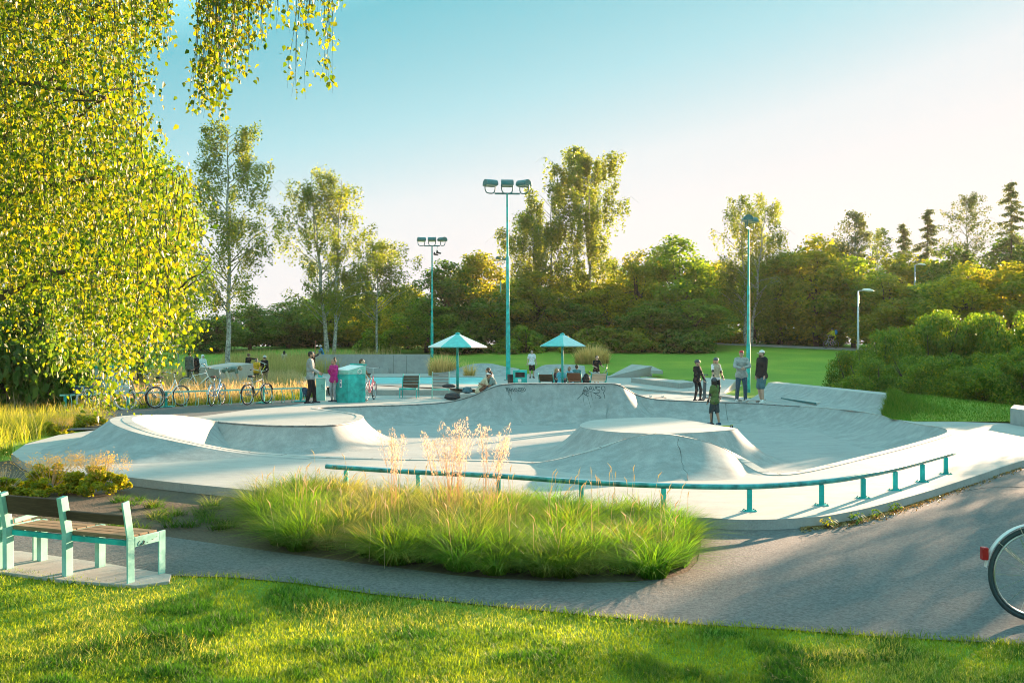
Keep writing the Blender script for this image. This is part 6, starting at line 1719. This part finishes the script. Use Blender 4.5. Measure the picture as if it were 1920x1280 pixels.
person('man in a white t-shirt and black shorts standing beyond the parasols', g(997, 708.5), 1.74, R(8), hands=[(-.30, -.03, .80), (.30, -.03, .80)], shirt=('white_tshirt', (.72, .70, .74)), sleeve='short', pants=BLK, legs='short', shoe=(.03, .03, .03), sole=(.05, .05, .05), hair=('dark', 'short'), loose=1.12, coarse=True)
person('boy in a black t-shirt holding a grey scooter by the golden grass', g(1118, 724), 1.50, R(22), lean=6, hands=[(-.22, -.36, 1.10), (.24, -.36, 1.12)], shirt=BLK, sleeve='short', pants=('grey_shorts', (.35, .36, .36)), legs='short', hair=('brown', 'short'), coarse=True)
scooter('grey scooter held up by the boy in the black t-shirt', g(1117, 724) + Vector((-.08, -.36, .55)), R(15), m_galv, m_galv, h=.7, rot=(R(50), R(20)))
person('child in black with a dark helmet and knee pads holding a skateboard upright', g(1307, 752), 1.46, R(42), hands=[(-.12, -.27, .83), (.24, -.22, .82)], shirt=('black_print_shirt', (.02, .02, .024)), pants=('black_tights', (.02, .021, .025)), legs='tight', pads=True, hair=('brown', 'short'), hat=('helmet', (.045, .06, .075)), feet=[(-.12, .03, 0), (.11, -.08, 0)])
board('dark skateboard held upright by the child in black', g(1321, 751.5) + Vector((.06, -.05, .42)), R(20), plain('board_underside', (.05, .10, .13), .5), rot=(0, R(-88)))
person('girl in a beige vest and helmet with black elbow pads holding a scooter', g(1342, 747), 1.52, R(25), hands=[(-.30, -.28, .92), (.30, -.12, .86)], shirt=('white_tshirt', (.72, .70, .74)), sleeve='short', vest=('beige_vest', (.46, .38, .27)), pants=BLK, pads=True, hair=('blond', 'mid'), hat=('helmet', (.06, .085, .095)))
scooter('dark blue scooter held by the girl in the beige vest', g(1337, 750) + Vector((-.05, 0, 0)), R(-165), m_black, plain('navy_metal', (.03, .05, .16), .4), h=.92)
person('man in a red cap, grey zip jacket and jeans looking at his hands', g(1390, 753), 1.83, R(-6), hands=[(-.05, -.30, 1.13), (.06, -.30, 1.15)], head=(-6, 14), shirt=('grey_zip_jacket', (.33, .36, .35)), pants=('blue_jeans', (.035, .085, .13)), shoe=(.72, .72, .72), hair=('fair', 'short'), hat=('cap', (.55, .02, .035)), glasses=True, loose=1.06, feet=[(-.15, .02, 0), (.13, -.02, 0)], elbows=[(-.9, .25, -.3), (.9, .25, -.3)])
person('man in a white cap, black hoodie and teal shorts standing in profile', g(1429, 755), 1.84, R(-62), hands=[(-.22, -.06, .86), (.25, -.13, .84)], head=(-14, 4), shirt=('black_hoodie', (.02, .022, .026)), pants=('teal_shorts', (.08, .17, .20)), legs='short', shoe=(.72, .72, .70), hair=('brown', 'short'), beard=True, hat=('cap', (.72, .72, .72)), hood=True, loose=1.08, feet=[(-.10, .05, 0), (.11, -.06, 0)])
board('brown skateboard under the foot of the man in the white cap', g(1414, 755), R(4), plain('brown_grip', (.14, .10, .07), .7))
board('upside down skateboard lying on the plaza by the low kerb', g(1231, 746) + Vector((0, 0, .11)), R(12), plain('pale_board', (.45, .42, .40), .5), rot=(R(180), 0))
p = Vector(((1343 - 960) / FPX * 30.6, 30.6, FLOOR + .006)); p.z = CAMH - 147.5 / FPX * 30.6
p.z = max(p.z, FLOOR + .006)
fx = Vector(((1346 - 960) / FPX * 30.9, 30.9, 0))
def bowl_z(x, y):
    """height of the bowl surface under x,y"""
    best = FLOOR + .006
    for i in range(0, NR):
        pr = rim[i].xy; dd = Vector((x, y)) - pr; along = dd.dot(nin[i]); side = abs(dd.dot(Vector((-nin[i].y, nin[i].x))))
        if 0 < along < runs[i] and side < .2: best = max(best, FLOOR + (rim[i].z - FLOOR) * (1 - along / runs[i]) ** 2.3)
    return best
fx.z = bowl_z(fx.x, fx.y)
person('child with long dark hair, helmet and green shirt standing on a scooter inside the bowl', fx + Vector((-.10, 0, .095)), 1.46, R(-138), hands=[(-.25, -.26, .92), (.26, -.16, .72)], shirt=('green_camouflage_shirt', (.10, .16, .05)), sleeve='short', pants=('dark_skirt', (.035, .06, .07)), legs='short', pads=True, hair=('dark', 'long'), hat=('helmet', (.05, .075, .08)), sk='tan', shoe=(.02, .06, .12), feet=[(-.06, .16, 0), (.05, -.12, 0)], head=(-50, 5))
scooter('scooter with a yellow deck under the child in the bowl', fx + Vector((.12, -.02, 0)), R(178), plain('yellow_deck', (.60, .58, .02), .5), m_black, h=.80, L=.46)
# seated men on the low seat
sp = g(900, 739); sz = .17
sit = dict(pz=.10 + sz / 1.0, legs='long')
person('young man in a beige shirt and white cap sitting bent forward on the concrete seat', g(899, 745), 1.76, R(80), lean=32, pz=.27, hands=[(-.10, -.62, .42), (.12, -.60, .46)], feet=[(-.12, -.52, 0), (.14, -.46, 0)], shirt=('beige_shirt', (.55, .46, .33)), sleeve='short', pants=('brown_trousers', (.14, .07, .05)), hair=('dark', 'short'), hat=('cap', (.73, .73, .74)), sk='tan', coarse=True)
person('young man with curly dark hair in a green t-shirt sitting opposite the man in beige', g(930, 745), 1.74, R(-78), lean=22, pz=.27, hands=[(-.12, -.55, .52), (.12, -.52, .50)], feet=[(-.12, -.50, 0), (.12, -.44, 0)], head=(0, 15), shirt=('grey_green_tshirt', (.16, .24, .24)), sleeve='short', pants=('blue_jeans', (.035, .085, .13)), hair=('dark', 'curly'), sk='brown', coarse=True)
person('person in a pale top sitting behind the two young men on the concrete seat', g(922, 741.5), 1.74, R(-120), lean=14, pz=.34, hands=[(-.15, -.42, .45), (.15, -.42, .45)], feet=[(-.12, -.48, 0), (.12, -.46, 0)], shirt=('pale_top', (.62, .60, .52)), pants=('grey_shorts', (.35, .36, .36)), hair=('brown', 'short'), coarse=True)
# children by the deck chairs
def sitkid(label, u, vtop, Y, h, rz, shirt, hair, head=(0, 0), sk='fair', lean=10):
    ztop = CAMH - (vtop - HZ) / FPX * Y; S = h / 1.75; pz = (ztop / S) - .545 - .245; pz = max(.14, pz)
    person(label, Vector(((u - 960) / FPX * Y, Y, 0)), h, rz, lean=lean, pz=pz, hands=[(-.16, -.40, pz + .12), (.16, -.40, pz + .12)], feet=[(-.12, -.52, 0), (.12, -.50, 0)], shirt=shirt, sleeve='short', pants=('dark_jeans', (.03, .045, .07)), hair=hair, head=head, sk=sk, coarse=True)
sitkid('blond child in dark clothes sitting left of the right parasol pole', 1040, 690, 47.5, 1.5, R(60), ('dark_print_top', (.05, .045, .06)), ('blond', 'mid'))
sitkid('red haired child in a cyan t-shirt sitting back to us under the right parasol', 1051, 690, 46.6, 1.5, R(165), ('cyan_tshirt', (.10, .45, .58)), ('ginger', 'short'))
sitkid('dark haired boy in a light blue t-shirt sitting under the right parasol', 1069, 687, 47.8, 1.5, R(-30), ('light_blue_tshirt', (.22, .48, .66)), ('dark', 'short'), (0, 18), 'tan')
sitkid('boy in a teal shirt sitting upright right of the boy in light blue', 1081, 684, 48.2, 1.6, R(160), ('teal_tshirt', (.04, .22, .25)), ('dark', 'short'), sk='tan', lean=2)
# group around the block at the left
person('person in grey clothes seen from behind at the left end of the concrete block', q(355, 705, 47) + Vector((0, 0, -.45)), 1.62, R(165), shirt=('dark_grey_jacket', (.15, .19, .20)), pants=('grey_trousers', (.14, .18, .2)), hair=('dark', 'short'), coarse=True)
def stand(u, vtop, Y, h): 
    p = q(u, vtop, Y); p.z -= h; return p
person('person in a black headscarf and black coat behind the concrete block', stand(368, 663.5, 55, 1.62), 1.62, R(60), shirt=BLK, pants=BLK, hair=None, hat=('hijab', (.016, .016, .02)), coarse=True)
person('person in a white hooded jacket standing beside the black headscarf', stand(380, 664.5, 54, 1.60), 1.60, R(45), shirt=('white_jacket', (.62, .70, .74)), pants=BLK, hair=None, hat=('hijab', (.66, .72, .76)), hands=[(-.12, -.3, 1.0), (.14, -.3, .96)], coarse=True)
person('person in a green t-shirt bending over in front of the concrete block', stand(424, 687.5, 45.5, 1.0) * 1.0, 1.64, R(95), lean=82, pz=.90, hands=[(-.12, -.62, .35), (.14, -.58, .38)], feet=[(-.12, 0, 0), (.12, -.15, 0)], shirt=('grey_green_tshirt', (.16, .24, .24)), sleeve='short', pants=('white_trousers', (.62, .56, .48)), hair=('fair', 'short'), coarse=True)
person('boy in a black shirt pointing to the right behind the concrete block', stand(466, 662, 57, 1.62), 1.62, R(150), hands=[(-.72, .05, 1.42), (.22, -.02, .8)], elbows=[(-.2, 0, -1), (.3, .8, -.3)], shirt=BLK, pants=('dark_jeans', (.03, .045, .07)), hair=('brown', 'short'), coarse=True)
person('boy in a yellow shirt seen from behind at the right end of the concrete block', stand(481, 672, 51.5, 1.36), 1.36, R(175), shirt=('yellow_shirt', (.62, .40, .03)), sleeve='short', pants=('dark_jeans', (.03, .045, .07)), hair=('brown', 'short'), coarse=True)
person('person in black with a white helmet carrying a scooter over the shoulder', stand(496, 666.5, 51, 1.52), 1.52, R(170), hands=[(-.22, -.05, .8), (.15, -.2, 1.35)], shirt=BLK, pants=('patterned_trousers', (.16, .12, .10)), hair=('dark', 'short'), hat=('helmet', (.42, .45, .46)), coarse=True)
p = stand(491, 660, 50.8, 0); scooter('scooter with a yellow deck carried over the shoulder at the concrete block', p + Vector((.12, 0, -.95)), R(10), plain('yellow_deck', (.60, .58, .02), .5), m_steel, h=.65, rot=(R(8), R(-62)))
person('person in beige standing far off in the tall pale grass', stand(533, 657, 78, 1.68), 1.68, R(190), shirt=('beige_shirt', (.55, .46, .33)), pants=('brown_trousers', (.14, .07, .05)), hair=('dark', 'mid'), sk='tan', coarse=True)
person('person in blue with a white cap sitting on top of the long grey wall', q(605, 664, 72.2) * 1.0 + Vector((0, 0, -.02)) , 1.30, R(-70), lean=18, pz=.12, hands=[(-.14, -.42, .42), (.14, -.40, .42)], feet=[(-.1, -.38, 0), (.1, -.34, 0)], shirt=('blue_jacket', (.03, .22, .50)), pants=('teal_shorts', (.08, .17, .20)), hair=('brown', 'short'), hat=('cap', (.70, .70, .70)), coarse=True)
person('person in black with a grey cap holding a red pole by the long wall', stand(587, 656.5, 62, 1.86), 1.78, R(100), hands=[(-.2, -.32, 1.55), (.2, -.1, .9)], shirt=BLK, pants=BLK, hair=('dark', 'short'), hat=('cap', (.30, .32, .34)), coarse=True)
pole = thing('red_pole', 'thin reddish pole held up beside the long grey wall', 'pole', stand(590, 640, 61.6, 0) + Vector((.02, 0, -.85))); MB().tube([(0, 0, 0), (.03, 0, .85)], .03, 8).build('shaft', plain('rust_red', (.30, .10, .05), .6), pole); MB().box((.03, 0, .86), (.10, .06, .10)).build('head', plain('rust_red', (.30, .10, .05), .6), pole)
person('person in dark clothes walking on the footpath behind the right-hand mast', Vector(((1414 - 960) / FPX * 93.5, 93.5, gz1(22.7, 93.5) + .05)), 1.74, R(30), shirt=BLK, pants=('dark_shorts', (.03, .03, .035)), legs='short', hair=('dark', 'short'), sk='tan', feet=[(-.1, .2, 0), (.1, -.25, 0)], coarse=True)
# cyclist on the footpath
cx = (1558 - 960) / FPX * 90; cz = gz1(cx, 90) + .05
cy = bicycle('pale bicycle ridden by the cyclist in yellow on the footpath', (cx + .45, 90, cz), R(198), m_silv, group=None, rack=False, tall_bar=.12)
person('cyclist in a yellow jacket with a blue backpack and a dark helmet on the footpath', (cx + .28, 90, cz + .22), 1.76, R(-72), lean=16, pz=.82, hands=[(-.24, -.62, .98), (.24, -.62, .98)], feet=[(-.1, -.28, .0), (.1, -.2, .30)], shirt=('yellow_jacket', (.62, .62, .04)), pants=('dark_shorts', (.03, .03, .035)), legs='short', hair=('dark', 'short'), hat=('helmet', (.05, .12, .14)), coarse=True)
bag('blue backpack on the back of the cyclist in yellow', (cx + .42, 89.9, cz + 1.22), .24, .34, .44, (.03, .25, .55), R(18))
# parked vehicles far off at the left
def vehicle(label, u, Y, L, H, col, rz, van=True):
    x = (u - 960) / FPX * Y; t = thing('parked_van' if van else 'parked_car', label, 'van' if van else 'car', (x, Y, gz1(x, Y)), rz, None)
    m = plain('car_paint_' + str(u), col, .3, var=.03); s = MB(); W_ = 1.8
    s.hull6([(-L / 2, -W_ / 2, .3), (L / 2, -W_ / 2, .3), (L / 2, W_ / 2, .3), (-L / 2, W_ / 2, .3)], [(-L / 2, -W_ / 2, .95), (L / 2, -W_ / 2, .9), (L / 2, W_ / 2, .9), (-L / 2, W_ / 2, .95)])
    a, b = (-L / 2 + .05, L / 2 - 1.2) if van else (-L / 2 + .5, L / 2 - 1.4)
    s.hull6([(a, -W_ / 2 + .03, .93), (b + .7, -W_ / 2 + .03, .9), (b + .7, W_ / 2 - .03, .9), (a, W_ / 2 - .03, .93)], [(a + .1, -W_ / 2 + .15, H), (b, -W_ / 2 + .15, H), (b, W_ / 2 - .15, H), (a + .1, W_ / 2 - .15, H)])
    s.build('body', m, t, bevel=.06)
    for k in range(3): MB().box((a + .75 + k * (b - a - .5) / 2.4, -W_ / 2 + .07, (H + .95) / 2), ((b - a) / 4, .04, (H - .95) * .6)).build('window', m_black, t)
    for x_ in (-L / 2 + .8, L / 2 - .8):
        for y_ in (-W_ / 2 + .1, W_ / 2 - .1): MB().tube([(x_, y_ - .1, .32), (x_, y_ + .1, .32)], .32, 14).build('wheel', m_rubber, t)
vehicle('white van parked far off at the left beneath the birch leaves', 322, 130, 4.9, 2.0, (.7, .7, .7), R(5))
vehicle('pale car parked far off right of the white van', 366, 134, 4.3, 1.5, (.55, .62, .66), R(-4), False)
# leaning birch trunk behind the meadow
birch('young leaning birch behind the meadow, its trunk showing below the birch leaves', 334, 74, 560, 60, 51, low=.35, n=2500, L=.16)

# ================================================================== evening air
hz = MB().box((0, 60, 14), (420, 300, 32)); 
mh, nth, outh = newmat('haze')
pv = N(nth, 'ShaderNodeVolumePrincipled', Density=.00014, Anisotropy=.3); pv.inputs['Color'].default_value = (1, .97, .86, 1)
nth.links.new(pv.outputs[0], outh.inputs['Volume'])
tag(hz.build('haze', mh), kind='stuff')
